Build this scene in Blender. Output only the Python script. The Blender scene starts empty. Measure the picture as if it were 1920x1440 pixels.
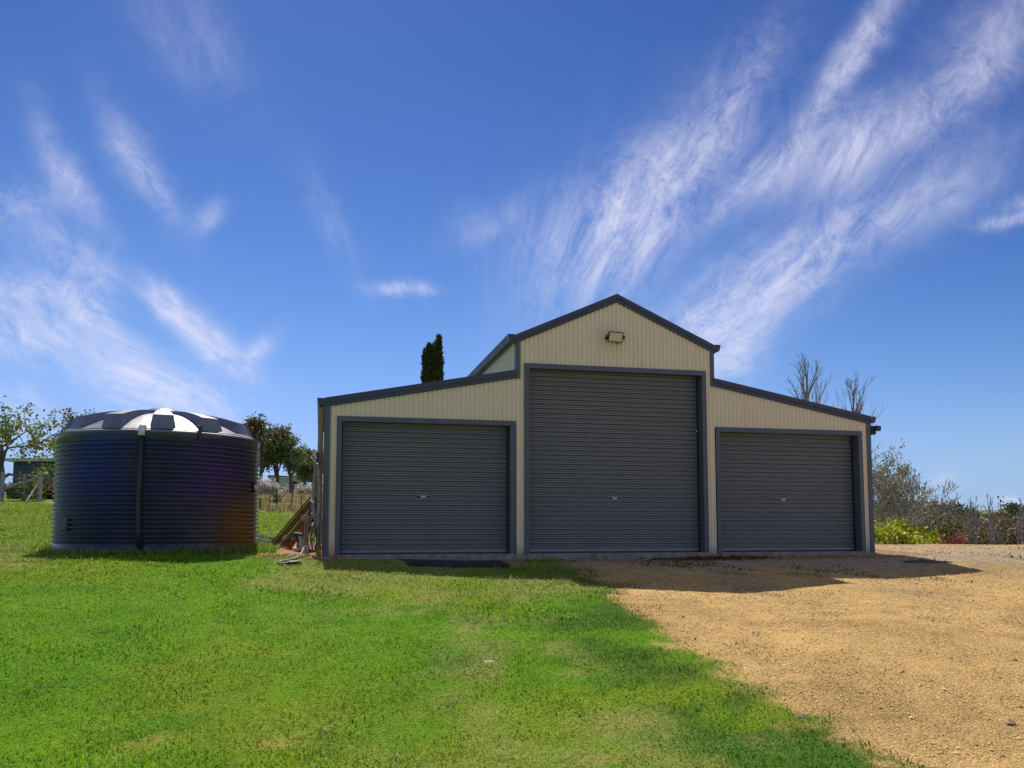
import bpy, math, random
import numpy as np
from math import radians, sin, cos, pi, tan, atan2
from mathutils import Vector, Matrix

SC = bpy.context.scene
COL = SC.collection

# ------------------------------------------------------------------ camera
FPX, YP, PITCH, CAMZ = 1569.96, 860.66, 0.0834, 1.6
cam = bpy.data.cameras.new('camera')
cam.sensor_width = 36.0
cam.lens = 36.0 * FPX / 1920.0
cam.shift_y = (YP - 720.0) / 1920.0
cam.clip_end = 8000.0
cam.clip_start = 0.05
camo = bpy.data.objects.new('camera', cam)
camo.location = (0, 0, CAMZ)
camo.rotation_euler = (pi / 2 + PITCH, 0, 0)
COL.objects.link(camo)
SC.camera = camo

# ------------------------------------------------------------------ light
SUN_H = Vector((-0.75, 2.52, 0))            # horizontal direction towards the sun
SUN_EL = radians(50.0)
SUN_AZ = atan2(SUN_H.x, SUN_H.y)
SUN_STRENGTH = 3.9
SKY_STRENGTH = 0.12
EXPOSURE = 0.35
sl = bpy.data.lights.new('sun', 'SUN')
sl.energy = SUN_STRENGTH
sl.angle = radians(0.5)
sl.color = (1.0, 0.93, 0.82)
so = bpy.data.objects.new('sun', sl)
sd = Vector((sin(SUN_AZ) * cos(SUN_EL), cos(SUN_AZ) * cos(SUN_EL), sin(SUN_EL)))
so.rotation_euler = sd.to_track_quat('Z', 'Y').to_euler()
so.location = (-6, 20, 30)
COL.objects.link(so)
SC.view_settings.view_transform = 'Standard'
SC.view_settings.look = 'None'
SC.view_settings.gamma = 1.0
SC.view_settings.use_curve_mapping = False
SC.view_settings.exposure = EXPOSURE


def ray(px, py):
    x = (px - 960.0) / FPX
    up = (YP - py) / FPX
    return Vector((x, cos(PITCH) - up * sin(PITCH), sin(PITCH) + up * cos(PITCH)))


def at(px, py, Y):
    """world point at depth Y on the line of sight through a photo position"""
    d = ray(px, py)
    return Vector((0, 0, CAMZ)) + d * (Y / d.y)


# ------------------------------------------------------------------ world: sky with cirrus
world = bpy.data.worlds.new('World')
SC.world = world
world.use_nodes = True
wt = world.node_tree
for n in list(wt.nodes):
    wt.nodes.remove(n)


class NT:
    """tiny node-building helper"""
    def __init__(s, tree):
        s.t = tree

    def n(s, typ, **kw):
        nd = s.t.nodes.new(typ)
        for k, v in kw.items():
            setattr(nd, k, v)
        return nd

    def link(s, a, b):
        s.t.links.new(a, b)

    def put(s, sock, v):
        if hasattr(v, 'is_output') or hasattr(v, 'links'):
            s.t.links.new(v, sock)
        else:
            sock.default_value = v

    def m(s, op, a, b=None, c=None, clamp=False):
        nd = s.n('ShaderNodeMath', operation=op, use_clamp=clamp)
        s.put(nd.inputs[0], a)
        if b is not None:
            s.put(nd.inputs[1], b)
        if c is not None:
            s.put(nd.inputs[2], c)
        return nd.outputs[0]

    def noise(s, vec, scale, detail=4, rough=0.55, dist=0.0):
        nd = s.n('ShaderNodeTexNoise')
        if vec is not None:
            s.link(vec, nd.inputs['Vector'])
        nd.inputs['Scale'].default_value = scale
        nd.inputs['Detail'].default_value = detail
        nd.inputs['Roughness'].default_value = rough
        nd.inputs['Distortion'].default_value = dist
        return nd

    def ss(s, v, a, b):
        nd = s.n('ShaderNodeMapRange', interpolation_type='SMOOTHSTEP')
        s.put(nd.inputs[0], v)
        nd.inputs[1].default_value = a
        nd.inputs[2].default_value = b
        return nd.outputs[0]

    def mix(s, fac, a, b, blend='MIX'):
        nd = s.n('ShaderNodeMix', data_type='RGBA', blend_type=blend)
        s.put(nd.inputs[0], fac)
        s.put(nd.inputs[6], a)
        s.put(nd.inputs[7], b)
        return nd.outputs[2]

    def comb(s, x, y, z):
        nd = s.n('ShaderNodeCombineXYZ')
        s.put(nd.inputs[0], x)
        s.put(nd.inputs[1], y)
        s.put(nd.inputs[2], z)
        return nd.outputs[0]


W = NT(wt)
wout = W.n('ShaderNodeOutputWorld')
wbg = W.n('ShaderNodeBackground')
W.link(wbg.outputs[0], wout.inputs[0])
sky = W.n('ShaderNodeTexSky', sky_type='NISHITA')
sky.sun_disc = False
sky.sun_elevation = SUN_EL
sky.sun_rotation = SUN_AZ
sky.altitude = 600
sky.air_density = 1.0
sky.dust_density = 0.15
sky.ozone_density = 3.0
# the photograph's sky is deep and contrasty (polarised): grade the whole sky evenly, channel by channel
GAIN = SKY_STRENGTH * 2 ** EXPOSURE
ssep = W.n('ShaderNodeSeparateColor')
W.link(sky.outputs[0], ssep.inputs[0])
scomb = W.n('ShaderNodeCombineColor')
for ci, (gam, k, lim) in enumerate(((2.0, 1.34, 0.48), (1.92, 1.13, 0.70), (1.58, 0.99, 1.8))):
    c = W.m('MULTIPLY', ssep.outputs[ci], 0.12)
    c = W.m('MULTIPLY', W.m('POWER', c, gam), k)
    q = W.m('DIVIDE', c, lim)
    c = W.m('DIVIDE', c, W.m('SQRT', W.m('ADD', W.m('MULTIPLY', q, q), 1.0)))
    W.link(W.m('DIVIDE', c, GAIN), scomb.inputs[ci])
tc = W.n('ShaderNodeTexCoord')
sep = W.n('ShaderNodeSeparateXYZ')
W.link(tc.outputs['Generated'], sep.inputs[0])
hz = W.m('SUBTRACT', 1.0, W.ss(sep.outputs[2], -0.02, 0.15))
hazecol = W.n('ShaderNodeRGB')
hazecol.outputs[0].default_value = (0.30 / GAIN, 0.50 / GAIN, 0.82 / GAIN, 1)


class _O:
    outputs = [W.mix(W.m('MULTIPLY', hz, 0.7), scomb.outputs[0], hazecol.outputs[0])]


hs = _O
dx, dy, dz = sep.outputs[0], sep.outputs[1], sep.outputs[2]
az = W.m('ARCTAN2', dx, dy)
el = W.m('ARCSINE', dz)
# cloud-layer coordinates: the sight line meets a flat layer high above, so streaks converge at the horizon
zz = W.m('MAXIMUM', W.m('ADD', dz, 0.06), 0.03)
qx = W.m('DIVIDE', dx, zz)
qy = W.m('DIVIDE', dy, zz)
# parallel streaks seen in perspective fan out from a point on the horizon
fa = W.m('SUBTRACT', az, -0.03)
rho = W.m('SQRT', W.m('ADD', W.m('MULTIPLY', fa, fa), W.m('MULTIPLY', el, el)))
phi = W.m('ARCTAN2', fa, W.m('MAXIMUM', el, 0.0))
warp = W.noise(W.comb(az, el, 3.1), 4.0, 3, 0.5)
wsep = W.n('ShaderNodeSeparateColor')
W.link(warp.outputs['Color'], wsep.inputs[0])
wx = W.m('MULTIPLY', W.m('SUBTRACT', wsep.outputs[0], 0.5), 0.16)
wy = W.m('MULTIPLY', W.m('SUBTRACT', wsep.outputs[1], 0.5), 0.25)
ph2 = W.m('ADD', phi, wx)
rh2 = W.m('ADD', rho, wy)
streak = W.noise(W.comb(W.m('MULTIPLY', ph2, 9.0), W.m('MULTIPLY', rh2, 5.0), 0.7), 1.0, 10, 0.66, 0.12)
puff = W.noise(W.comb(W.m('MULTIPLY', ph2, 3.4), W.m('MULTIPLY', rh2, 5.5), 5.0), 4.6, 12, 0.76, 0.3)
fine = W.m('ADD', W.m('MULTIPLY', streak.outputs[0], 0.50), W.m('MULTIPLY', puff.outputs[0], 0.55))
# warped azimuth/elevation so the banks have ragged outlines
edge = W.noise(W.comb(W.m('MULTIPLY', az, 1.0), W.m('MULTIPLY', el, 1.0), 1.0), 6.0, 5, 0.6)
esep = W.n('ShaderNodeSeparateColor')
W.link(edge.outputs['Color'], esep.inputs[0])
aw = W.m('ADD', az, W.m('MULTIPLY', W.m('SUBTRACT', esep.outputs[0], 0.5), 0.07))
ew = W.m('ADD', el, W.m('MULTIPLY', W.m('SUBTRACT', esep.outputs[1], 0.5), 0.07))


def azel(px, py):
    d = ray(px, py).normalized()
    return atan2(d.x, d.y), math.asin(d.z)


# cirrus banks: two ends of the bank, half width (rad), strength
BANKS = [
    ((1060, 530), (1330, 260), 0.058, 1.00), ((1130, 560), (1230, 440), 0.034, 0.60), ((1000, 470), (1150, 360), 0.05, 0.40),
    ((1300, 330), (1440, 90), 0.035, 0.55), ((1330, 400), (1470, 260), 0.016, 0.6),
    ((1240, 660), (1560, 460), 0.048, 1.20), ((1500, 480), (1860, 320), 0.036, 0.85), ((1330, 700), (1420, 620), 0.035, 0.6),
    ((1540, 200), (1700, -20), 0.020, 1.0), ((1400, 360), (1540, 200), 0.026, 0.55),
    ((1510, 300), (1680, 210), 0.036, 0.75), ((1520, 350), (1640, 270), 0.02, 0.6),
    ((1660, 300), (1930, 60), 0.036, 0.9), ((1800, 60), (1920, 0), 0.03, 0.4),
    ((1835, 430), (1960, 418), 0.007, 1.3), ((1890, 400), (1960, 380), 0.012, 0.8),
    ((860, 430), (960, 390), 0.025, 0.4),
    ((80, 240), (180, 400), 0.022, 0.75), ((215, 200), (325, 410), 0.022, 0.85),
    ((-60, 390), (70, 370), 0.022, 0.7), ((60, 430), (190, 570), 0.034, 0.75),
    ((-60, 530), (90, 560), 0.026, 1.0), ((-60, 620), (110, 640), 0.026, 1.0), ((130, 575), (230, 630), 0.018, 1.0),
    ((270, 550), (360, 620), 0.016, 1.2), ((350, 610), (470, 700), 0.020, 1.2), ((170, 690), (390, 760), 0.040, 1.3),
    ((470, 690), (515, 640), 0.014, 0.7), ((375, 430), (405, 400), 0.014, 0.7),
    ((700, 545), (790, 540), 0.008, 0.9), ((560, 300), (660, 500), 0.024, 0.28),
    ((60, 480), (420, 780), 0.10, 0.08), ((1300, 520), (1800, 200), 0.13, 0.06), ((1000, 500), (1300, 250), 0.12, 0.08),
    ((290, 20), (420, 120), 0.05, 0.28), ((0, 730), (60, 790), 0.03, 0.6),
    ((1750, 900), (1800, 900), 0.010, 0.4), ((1870, 938), (1910, 938), 0.005, 1.6), ((1760, 945), (1810, 942), 0.003, 0.9),
]
total = None
for (p0, p1, hw, st) in BANKS:
    a0, e0 = azel(*p0)
    a1, e1 = azel(*p1)
    L = math.hypot(a1 - a0, e1 - e0)
    ux, uy = (a1 - a0) / L, (e1 - e0) / L
    ca, ce = (a0 + a1) / 2, (e0 + e1) / 2
    ra = W.m('SUBTRACT', aw, ca)
    re_ = W.m('SUBTRACT', ew, ce)
    al = W.m('ADD', W.m('MULTIPLY', ra, ux), W.m('MULTIPLY', re_, uy))
    ac = W.m('SUBTRACT', W.m('MULTIPLY', re_, ux), W.m('MULTIPLY', ra, uy))
    al = W.m('DIVIDE', al, L * 0.5 + hw)
    ac = W.m('DIVIDE', ac, hw)
    r2 = W.m('ADD', W.m('MULTIPLY', al, al), W.m('MULTIPLY', ac, ac))
    g = W.m('MULTIPLY', W.m('EXPONENT', W.m('MULTIPLY', r2, -1.5)), st)
    total = g if total is None else W.m('ADD', total, g)
# unseen cirrus patches added behind and overhead to brighten the shaded shed front
patch = W.noise(W.comb(W.m('MULTIPLY', qx, 0.5), W.m('MULTIPLY', qy, 0.3), 9.0), 1.0, 2, 0.5)
behind = W.m('MAXIMUM', W.ss(W.m('ABSOLUTE', az), 0.65, 0.9), W.ss(el, 0.64, 0.80))
total = W.m('ADD', total, W.m('MULTIPLY', W.m('MULTIPLY', W.ss(patch.outputs[0], 0.36, 0.62), behind), 1.0))
total = W.m('MULTIPLY', total, W.ss(dz, -0.01, 0.02))
dens = W.m('MULTIPLY', W.m('MINIMUM', total, 1.15), W.ss(fine, 0.32, 0.74))
dens = W.m('MULTIPLY', dens, 0.74, clamp=True)
cloudcol = W.n('ShaderNodeRGB')
cloudcol.outputs[0].default_value = (0.86 / GAIN, 0.85 / GAIN, 1.0 / GAIN, 1)
skycol = W.mix(dens, hs.outputs[0], cloudcol.outputs[0])
W.link(skycol, wbg.inputs['Color'])
wbg.inputs['Strength'].default_value = SKY_STRENGTH

# ------------------------------------------------------------------ numpy noise
_rng = np.random.RandomState(7)
_lat = _rng.rand(512, 512)


def vnoise(x, y, scale, seed=0):
    x = np.asarray(x, float) * scale + seed * 17.31
    y = np.asarray(y, float) * scale + seed * 9.77
    xi = np.floor(x).astype(int)
    yi = np.floor(y).astype(int)
    fx = x - xi
    fy = y - yi
    fx = fx * fx * (3 - 2 * fx)
    fy = fy * fy * (3 - 2 * fy)
    g = lambda a, b: _lat[a % 512, b % 512]
    return (g(xi, yi) * (1 - fx) + g(xi + 1, yi) * fx) * (1 - fy) + (g(xi, yi + 1) * (1 - fx) + g(xi + 1, yi + 1) * fx) * fy


def fbm(x, y, scale, octv=4, seed=0):
    s = 0
    a = 1.0
    t = 0
    for i in range(octv):
        s = s + a * vnoise(x, y, scale * 2 ** i, seed + i * 3)
        t += a
        a *= 0.55
    return s / t


def sstep(v, a, b):
    t = np.clip((np.asarray(v, float) - a) / (b - a), 0, 1)
    return t * t * (3 - 2 * t)


# shed frame (metres)
YAW = 0.2246
SX, SY, SZ = -3.31, 14.70, 1.16
SW = 10.955

# ------------------------------------------------------------------ terrain heights
YS = np.array([-30, 0, 3, 5.3, 8, 10.9, 12, 14.5, 17, 20, 26, 30, 36, 45, 60, 90, 200, 500, 1200, 4000.])
XS = np.array([-1500, -40, -12, -6, -3.3, 0, 3, 7.4, 12, 18, 60, 1500.])
_A = [-1.2, 0, .06, .22, .70, 1.10, 1.16, 1.20, 1.30, 1.50, 2.0, 2.35, 2.8, 3.3, 4.0, 4.8, 5.2, 4, 4, 4]
_B = [-1.2, 0, .03, .12, .62, 1.12, 1.16, 1.16, 1.20, 1.32, 1.75, 2.1, 2.6, 3.4, 4.4, 5.6, 5.8, 4, 4, 4]
_C = [-1.2, 0, .03, .10, .48, 0.88, 0.98, 1.15, 1.15, 1.20, 1.6, 1.95, 2.4, 3.1, 4.2, 5.6, 5.8, 4, 6, 8]
_D = [-1.2, 0, .03, .10, .42, 0.74, 0.83, 1.07, 1.15, 1.15, 1.25, 1.4, 1.7, 2.1, 2.7, 3.4, 4.0, 5, 12, 16]
_E = [-1.2, 0, .03, .10, .40, 0.69, 0.76, 0.98, 1.15, 1.15, 1.15, 1.0, .6, .3, 0, 0, 2, 8, 20, 25]
_F = [-1.2, 0, .03, .10, .36, 0.61, 0.68, 0.83, 1.14, 1.15, 1.12, .5, -.6, -1.1, -1.4, -1.6, 0, 8, 25, 30]
_G = [-1.2, 0, .03, .10, .36, 0.62, 0.70, 0.88, 1.04, 1.10, 1.12, .4, -.7, -1.2, -1.5, -1.7, 0, 8, 24, 30]
_H = [-1.2, 0, .03, .10, .36, 0.62, 0.70, 0.86, 1.02, 1.10, 1.12, .4, -.7, -1.2, -1.5, -1.7, 0, 8, 25, 31]
TAB = np.array([_A, _A, _A, _B, _C, _D, _E, _F, _G, _H, _H, _H])


def pchip_slopes(t, v):
    """monotone slopes; v[..., n]"""
    h = np.diff(t)
    d = np.diff(v, axis=-1) / h
    m = np.zeros_like(v)
    w1 = 2 * h[1:] + h[:-1]
    w2 = h[1:] + 2 * h[:-1]
    dl, dr = d[..., :-1], d[..., 1:]
    with np.errstate(divide='ignore', invalid='ignore'):
        mm = (w1 + w2) / (w1 / dl + w2 / dr)
    m[..., 1:-1] = np.where(dl * dr > 0, mm, 0)
    return m


def pchip_eval(t, v, m, q):
    i = np.clip(np.searchsorted(t, q) - 1, 0, len(t) - 2)
    h = t[i + 1] - t[i]
    s = np.clip((q - t[i]) / h, 0, 1)
    h00 = (1 + 2 * s) * (1 - s) ** 2
    h10 = s * (1 - s) ** 2
    h01 = s * s * (3 - 2 * s)
    h11 = s * s * (s - 1)
    return h00 * v[..., i] + h10 * h * m[..., i] + h01 * v[..., i + 1] + h11 * h * m[..., i + 1]


_MY = pchip_slopes(YS, TAB)


def terrain(x, y):
    x = np.atleast_1d(np.asarray(x, float))
    y = np.atleast_1d(np.asarray(y, float))
    cols = pchip_eval(YS, TAB, _MY, y)                   # (nx, npts)
    i = np.clip(np.searchsorted(XS, x) - 1, 0, len(XS) - 2)
    s = np.clip((x - XS[i]) / (XS[i + 1] - XS[i]), 0, 1)
    s = s * s * (3 - 2 * s)
    k = np.arange(len(x))
    z = cols[i, k] * (1 - s) + cols[i + 1, k] * s
    far = sstep(y, 150, 900)
    z = z + far * (fbm(x, y, 0.0016, 3, 5) - 0.5) * 14
    ux = (x - SX) * cos(YAW) + (y - SY) * sin(YAW)
    vx = -(x - SX) * sin(YAW) + (y - SY) * cos(YAW)
    z = z - .075 * sstep(vx, -1.6, -.25) * (1 - sstep(vx, .5, 1.0)) * sstep(ux, -.6, .2) * (1 - sstep(ux, SW, SW + .8))
    near = 1 - sstep(y, 30, 60)
    z = z + near * (fbm(x, y, 0.55, 3, 2) - 0.5) * 0.05
    return z


def gz(x, y):
    return float(terrain(x, y)[0])


def ground_at(px, py):
    d = ray(px, py)
    t = 2.0
    while t < 3000:
        p = Vector((0, 0, CAMZ)) + d * (t / d.y)
        if p.z <= gz(p.x, p.y):
            lo, hi = t / 1.01 - 0.02, t
            for _ in range(20):
                mid = (lo + hi) / 2
                p = Vector((0, 0, CAMZ)) + d * (mid / d.y)
                if p.z <= gz(p.x, p.y):
                    hi = mid
                else:
                    lo = mid
            return p
        t = t * 1.01 + 0.02
    return p


def shed_uv(x, y):
    rx, ry = np.asarray(x) - SX, np.asarray(y) - SY
    c, s = cos(YAW), sin(YAW)
    return rx * c + ry * s, -rx * s + ry * c


# lawn / gravel edge, walked along the ground
_edge = [ground_at(*p) for p in ((1760, 1475), (1700, 1440), (1560, 1370), (1440, 1310), (1330, 1240), (1250, 1195), (1160, 1130), (1115, 1090), (1085, 1070), (1050, 1052))]
EY = np.array([2.0] + [p.y for p in _edge] + [16.2, 18.0, 60])
EX = np.array([_edge[0].x + 1.0] + [p.x for p in _edge] + [-0.3, -3.6, -3.6])
_o = np.argsort(EY)
EY, EX = EY[_o], EX[_o]


def masks(x, y):
    """lawn (0..1), signed distance-like s (<0 on the lawn), soil, dry"""
    bx = np.interp(y, EY, EX)
    n = (fbm(x, y, 1.3, 4, 11) - 0.5)
    s = (x - bx) * 0.75 + n * 0.6 + (fbm(x, y, 6.5, 3, 15) - .5) * .45
    lawn = 1 - sstep(s, -0.14, 0.12)
    u, v = shed_uv(x, y)
    # bare strip along the front of the shed and under its eaves
    strip = (sstep(v, -1.75, -1.05) * sstep(u, -.5, 0.1) * (1 - sstep(u, 1.5, 2.3)) + .8 * sstep(v, -2.3, -1.5) * sstep(u, 1.2, 1.7) * (1 - sstep(u, 3.2, 3.7)) +
             sstep(v, -0.95, -0.6) * sstep(u, -.6, 0) + sstep(v, -0.5, -0.3) * sstep(u, -.5, 0))
    strip = np.clip(strip + n * 0.9 * (strip > 0.05), 0, 1) * (u < SW + 1) * (v < 6)
    side = sstep(u, -1.15, -0.6) * sstep(v, -0.75, -0.3) * (1 - sstep(v, 5.2, 6.0)) * (u < 1)
    soil = np.clip(np.maximum(sstep(strip, .3, .7), sstep(side + n * 1.3, .35, .65)), 0, 1)
    lawn = lawn * (1 - soil)
    return lawn, s, soil, n


# ------------------------------------------------------------------ materials
def new_mat(name):
    m = bpy.data.materials.new(name)
    m.use_nodes = True
    t = m.node_tree
    for n in list(t.nodes):
        t.nodes.remove(n)
    N = NT(t)
    out = N.n('ShaderNodeOutputMaterial')
    b = N.n('ShaderNodeBsdfPrincipled')
    N.link(b.outputs[0], out.inputs[0])
    return m, N, b, out


def simple(name, col, rough=0.6, metal=0.0, var=0.12, scale=6.0, bump=0.0, bscale=60.0, dirt=None, spec=0.5, stretch=None):
    """paint/wood/stone: base colour with soft wear variation, fine relief, optional dirt colour"""
    m, N, b, out = new_mat(name)
    tcn = N.n('ShaderNodeTexCoord')
    vec = tcn.outputs['Object']
    if stretch:
        mp = N.n('ShaderNodeMapping')
        mp.inputs['Scale'].default_value = stretch
        N.link(vec, mp.inputs[0])
        vec = mp.outputs[0]
    nz = N.noise(vec, scale, 5, 0.6)
    f = N.ss(nz.outputs[0], 0.3, 0.7)
    lo = tuple(c * (1 - var) for c in col) + (1,)
    hi = tuple(min(1, c * (1 + var)) for c in col) + (1,)
    c = N.mix(f, lo, hi)
    if dirt:
        nd = N.noise(vec, scale * 0.45, 6, 0.7, 0.4)
        c = N.mix(N.m('MULTIPLY', N.ss(nd.outputs[0], 0.5, 0.75), dirt[3]), c, tuple(dirt[:3]) + (1,))
    N.link(c, b.inputs['Base Color'])
    N.put(b.inputs['Roughness'], N.m('ADD', N.m('MULTIPLY', f, 0.12), rough - 0.06))
    b.inputs['Metallic'].default_value = metal
    b.inputs['Specular IOR Level'].default_value = spec
    if bump:
        nb = N.noise(vec, bscale, 4, 0.6)
        bp = N.n('ShaderNodeBump')
        bp.inputs['Strength'].default_value = bump
        bp.inputs['Distance'].default_value = 0.01
        N.link(nb.outputs[0], bp.inputs['Height'])
        N.link(bp.outputs[0], b.inputs['Normal'])
    return m


def leaf_mat(name, trans=0.35, rough=0.55):
    """foliage: colour from the per-leaf 'Col' attribute, some light passing through"""
    m, N, b, out = new_mat(name)
    at_ = N.n('ShaderNodeAttribute', attribute_name='Col')
    N.link(at_.outputs['Color'], b.inputs['Base Color'])
    b.inputs['Roughness'].default_value = rough
    b.inputs['Specular IOR Level'].default_value = 0.25
    tr = N.n('ShaderNodeBsdfTranslucent')
    N.link(at_.outputs['Color'], tr.inputs['Color'])
    mx = N.n('ShaderNodeMixShader')
    mx.inputs[0].default_value = trans
    N.link(b.outputs[0], mx.inputs[1])
    N.link(tr.outputs[0], mx.inputs[2])
    N.link(mx.outputs[0], out.inputs[0])
    return m


# ------------------------------------------------------------------ mesh helpers
class MB:
    def __init__(s):
        s.v = []
        s.f = []

    def add(s, vs, fs):
        o = len(s.v)
        s.v += [tuple(p) for p in vs]
        s.f += [tuple(i + o for i in f) for f in fs]
        return s

    def box(s, x0, x1, y0, y1, z0, z1):
        vs = [(x, y, z) for z in (z0, z1) for y in (y0, y1) for x in (x0, x1)]
        return s.add(vs, [(0, 2, 3, 1), (4, 5, 7, 6), (0, 1, 5, 4), (2, 6, 7, 3), (0, 4, 6, 2), (1, 3, 7, 5)])

    def prism(s, poly, y0, y1):
        """polygon in (x, z) pushed along y"""
        n = len(poly)
        vs = [(p[0], y0, p[1]) for p in poly] + [(p[0], y1, p[1]) for p in poly]
        fs = [tuple(range(n)), tuple(range(2 * n - 1, n - 1, -1))]
        fs += [((i + 1) % n, i, i + n, (i + 1) % n + n) for i in range(n)]
        return s.add(vs, fs)

    def bar(s, a, b, w, h, up=(0, 0, 1)):
        """rectangular bar from a to b"""
        a, b = Vector(a), Vector(b)
        d = (b - a).normalized()
        r = d.cross(Vector(up))
        if r.length < 1e-4:
            r = d.cross(Vector((1, 0, 0)))
        r.normalize()
        u = r.cross(d)
        vs = []
        for p in (a, b):
            for i, j in ((-1, -1), (1, -1), (1, 1), (-1, 1)):
                vs.append(p + r * (i * w / 2) + u * (j * h / 2))
        return s.add(vs, [(0, 1, 2, 3), (7, 6, 5, 4), (0, 4, 5, 1), (1, 5, 6, 2), (2, 6, 7, 3), (3, 7, 4, 0)])

    def tube(s, pts, r, n=8, cap=True):
        pts = [Vector(p) for p in pts]
        if not hasattr(r, '__len__'):
            r = [r] * len(pts)
        o = len(s.v)
        ref = None
        for i, p in enumerate(pts):
            d = (pts[min(i + 1, len(pts) - 1)] - pts[max(i - 1, 0)])
            if d.length < 1e-9:
                d = Vector((0, 0, 1))
            d.normalize()
            if ref is None:
                ref = d.orthogonal().normalized()
            ref = (ref - d * ref.dot(d))
            if ref.length < 1e-6:
                ref = d.orthogonal()
            ref.normalize()
            q = d.cross(ref)
            for k in range(n):
                t = 2 * pi * k / n
                w = p + (ref * cos(t) + q * sin(t)) * r[i]
                s.v.append((w.x, w.y, w.z))
        for i in range(len(pts) - 1):
            for k in range(n):
                a, b = o + i * n + k, o + i * n + (k + 1) % n
                s.f.append((a, b, b + n, a + n))
        if cap:
            s.f.append(tuple(o + k for k in range(n - 1, -1, -1)))
            e = o + (len(pts) - 1) * n
            s.f.append(tuple(e + k for k in range(n)))
        return s

    def lathe(s, prof, n=24, cx=0, cy=0):
        o = len(s.v)
        for (r, z) in prof:
            for k in range(n):
                t = 2 * pi * k / n
                s.v.append((cx + r * cos(t), cy + r * sin(t), z))
        for i in range(len(prof) - 1):
            for k in range(n):
                a, b = o + i * n + k, o + i * n + (k + 1) % n
                s.f.append((a, b, b + n, a + n))
        return s

    def disc(s, c, nrm, r, n=16, thick=0.01):
        c, nrm = Vector(c), Vector(nrm).normalized()
        return s.tube([c, c + nrm * thick], r, n)

    def build(s, name, m, parent=None, smooth=False, bevel=0.0):
        me = bpy.data.meshes.new(name)
        me.from_pydata(s.v, [], s.f)
        me.update()
        if m:
            me.materials.append(m)
        if smooth:
            me.polygons.foreach_set('use_smooth', [True] * len(me.polygons))
        o = bpy.data.objects.new(name, me)
        COL.objects.link(o)
        if parent:
            o.parent = parent
        if bevel:
            bv = o.modifiers.new('bevel', 'BEVEL')
            bv.width = bevel
            bv.segments = 2
            bv.limit_method = 'ANGLE'
        return o


def np_mesh(name, verts, faces, m, cols=None, parent=None, smooth=False):
    """verts (n,3), faces (k,c) all of one size; cols (n,3) per-vertex colour"""
    verts = np.ascontiguousarray(verts, np.float32)
    faces = np.ascontiguousarray(faces, np.int32)
    me = bpy.data.meshes.new(name)
    k, c = faces.shape
    me.vertices.add(len(verts))
    me.vertices.foreach_set('co', verts.ravel())
    me.loops.add(k * c)
    me.loops.foreach_set('vertex_index', faces.ravel())
    me.polygons.add(k)
    me.polygons.foreach_set('loop_start', np.arange(0, k * c, c, dtype=np.int32))
    me.polygons.foreach_set('loop_total', np.full(k, c, np.int32))
    if smooth:
        me.polygons.foreach_set('use_smooth', np.ones(k, bool))
    me.update(calc_edges=True)
    if cols is not None:
        a = me.color_attributes.new('Col', 'FLOAT_COLOR', 'POINT')
        cc = np.ones((len(verts), 4), np.float32)
        cc[:, :3] = cols
        a.data.foreach_set('color', cc.ravel())
    me.materials.append(m)
    o = bpy.data.objects.new(name, me)
    COL.objects.link(o)
    if parent:
        o.parent = parent
    return o


def tag(o, label=None, cat=None, group=None, kind=None):
    if label:
        o['label'] = label
    if cat:
        o['category'] = cat
    if group:
        o['group'] = group
    if kind:
        o['kind'] = kind
    return o


def thing(name, loc, label, cat, group=None, rz=0.0):
    o = bpy.data.objects.new(name, None)
    o.empty_display_size = 0.2
    o.location = loc
    o.rotation_euler = (0, 0, rz)
    COL.objects.link(o)
    return tag(o, label, cat, group)

# ------------------------------------------------------------------ ground
def lawn_colour(x, y, s, n):
    """albedo of the lawn at a place: bright, yellowed and clover-dark patches"""
    a = fbm(x, y, 0.45, 4, 21)
    b = fbm(x, y, 1.6, 4, 31)
    c = fbm(x, y, 0.9, 3, 41)
    g = np.array([.175, .365, .006])[None] + np.zeros((len(x), 3))
    def blend(g, col, w):
        w = np.clip(w, 0, 1)[:, None]
        return g * (1 - w) + np.array(col)[None] * w
    g = blend(g, (.26, .36, .018), sstep(a, .46, .70) * .75)
    g = blend(g, (.10, .30, .004), sstep(c, .52, .70) * .4)
    band = sstep(s, -3.4, -1.2) * (1 - sstep(s, -1.0, -.45))
    g = blend(g, (.44, .40, .13), band * sstep(b, .42, .66) * .5)
    rim = sstep(s, -.95, -.55)
    g = blend(g, (.07, .17, .015), rim * sstep(b, .38, .56) * .75)
    clover = sstep(fbm(x, y, 1.5, 4, 51), .60, .68)
    g = blend(g, (.08, .24, .02), clover * .4)
    dry = sstep(fbm(x, y, 0.35, 3, 61), .55, .7) * sstep(y, 9, 11.5)
    g = blend(g, (.36, .37, .09), dry * .7)
    far = sstep(y, 14, 22)
    g = blend(g, (.26, .34, .03), far * .6)
    return g


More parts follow.
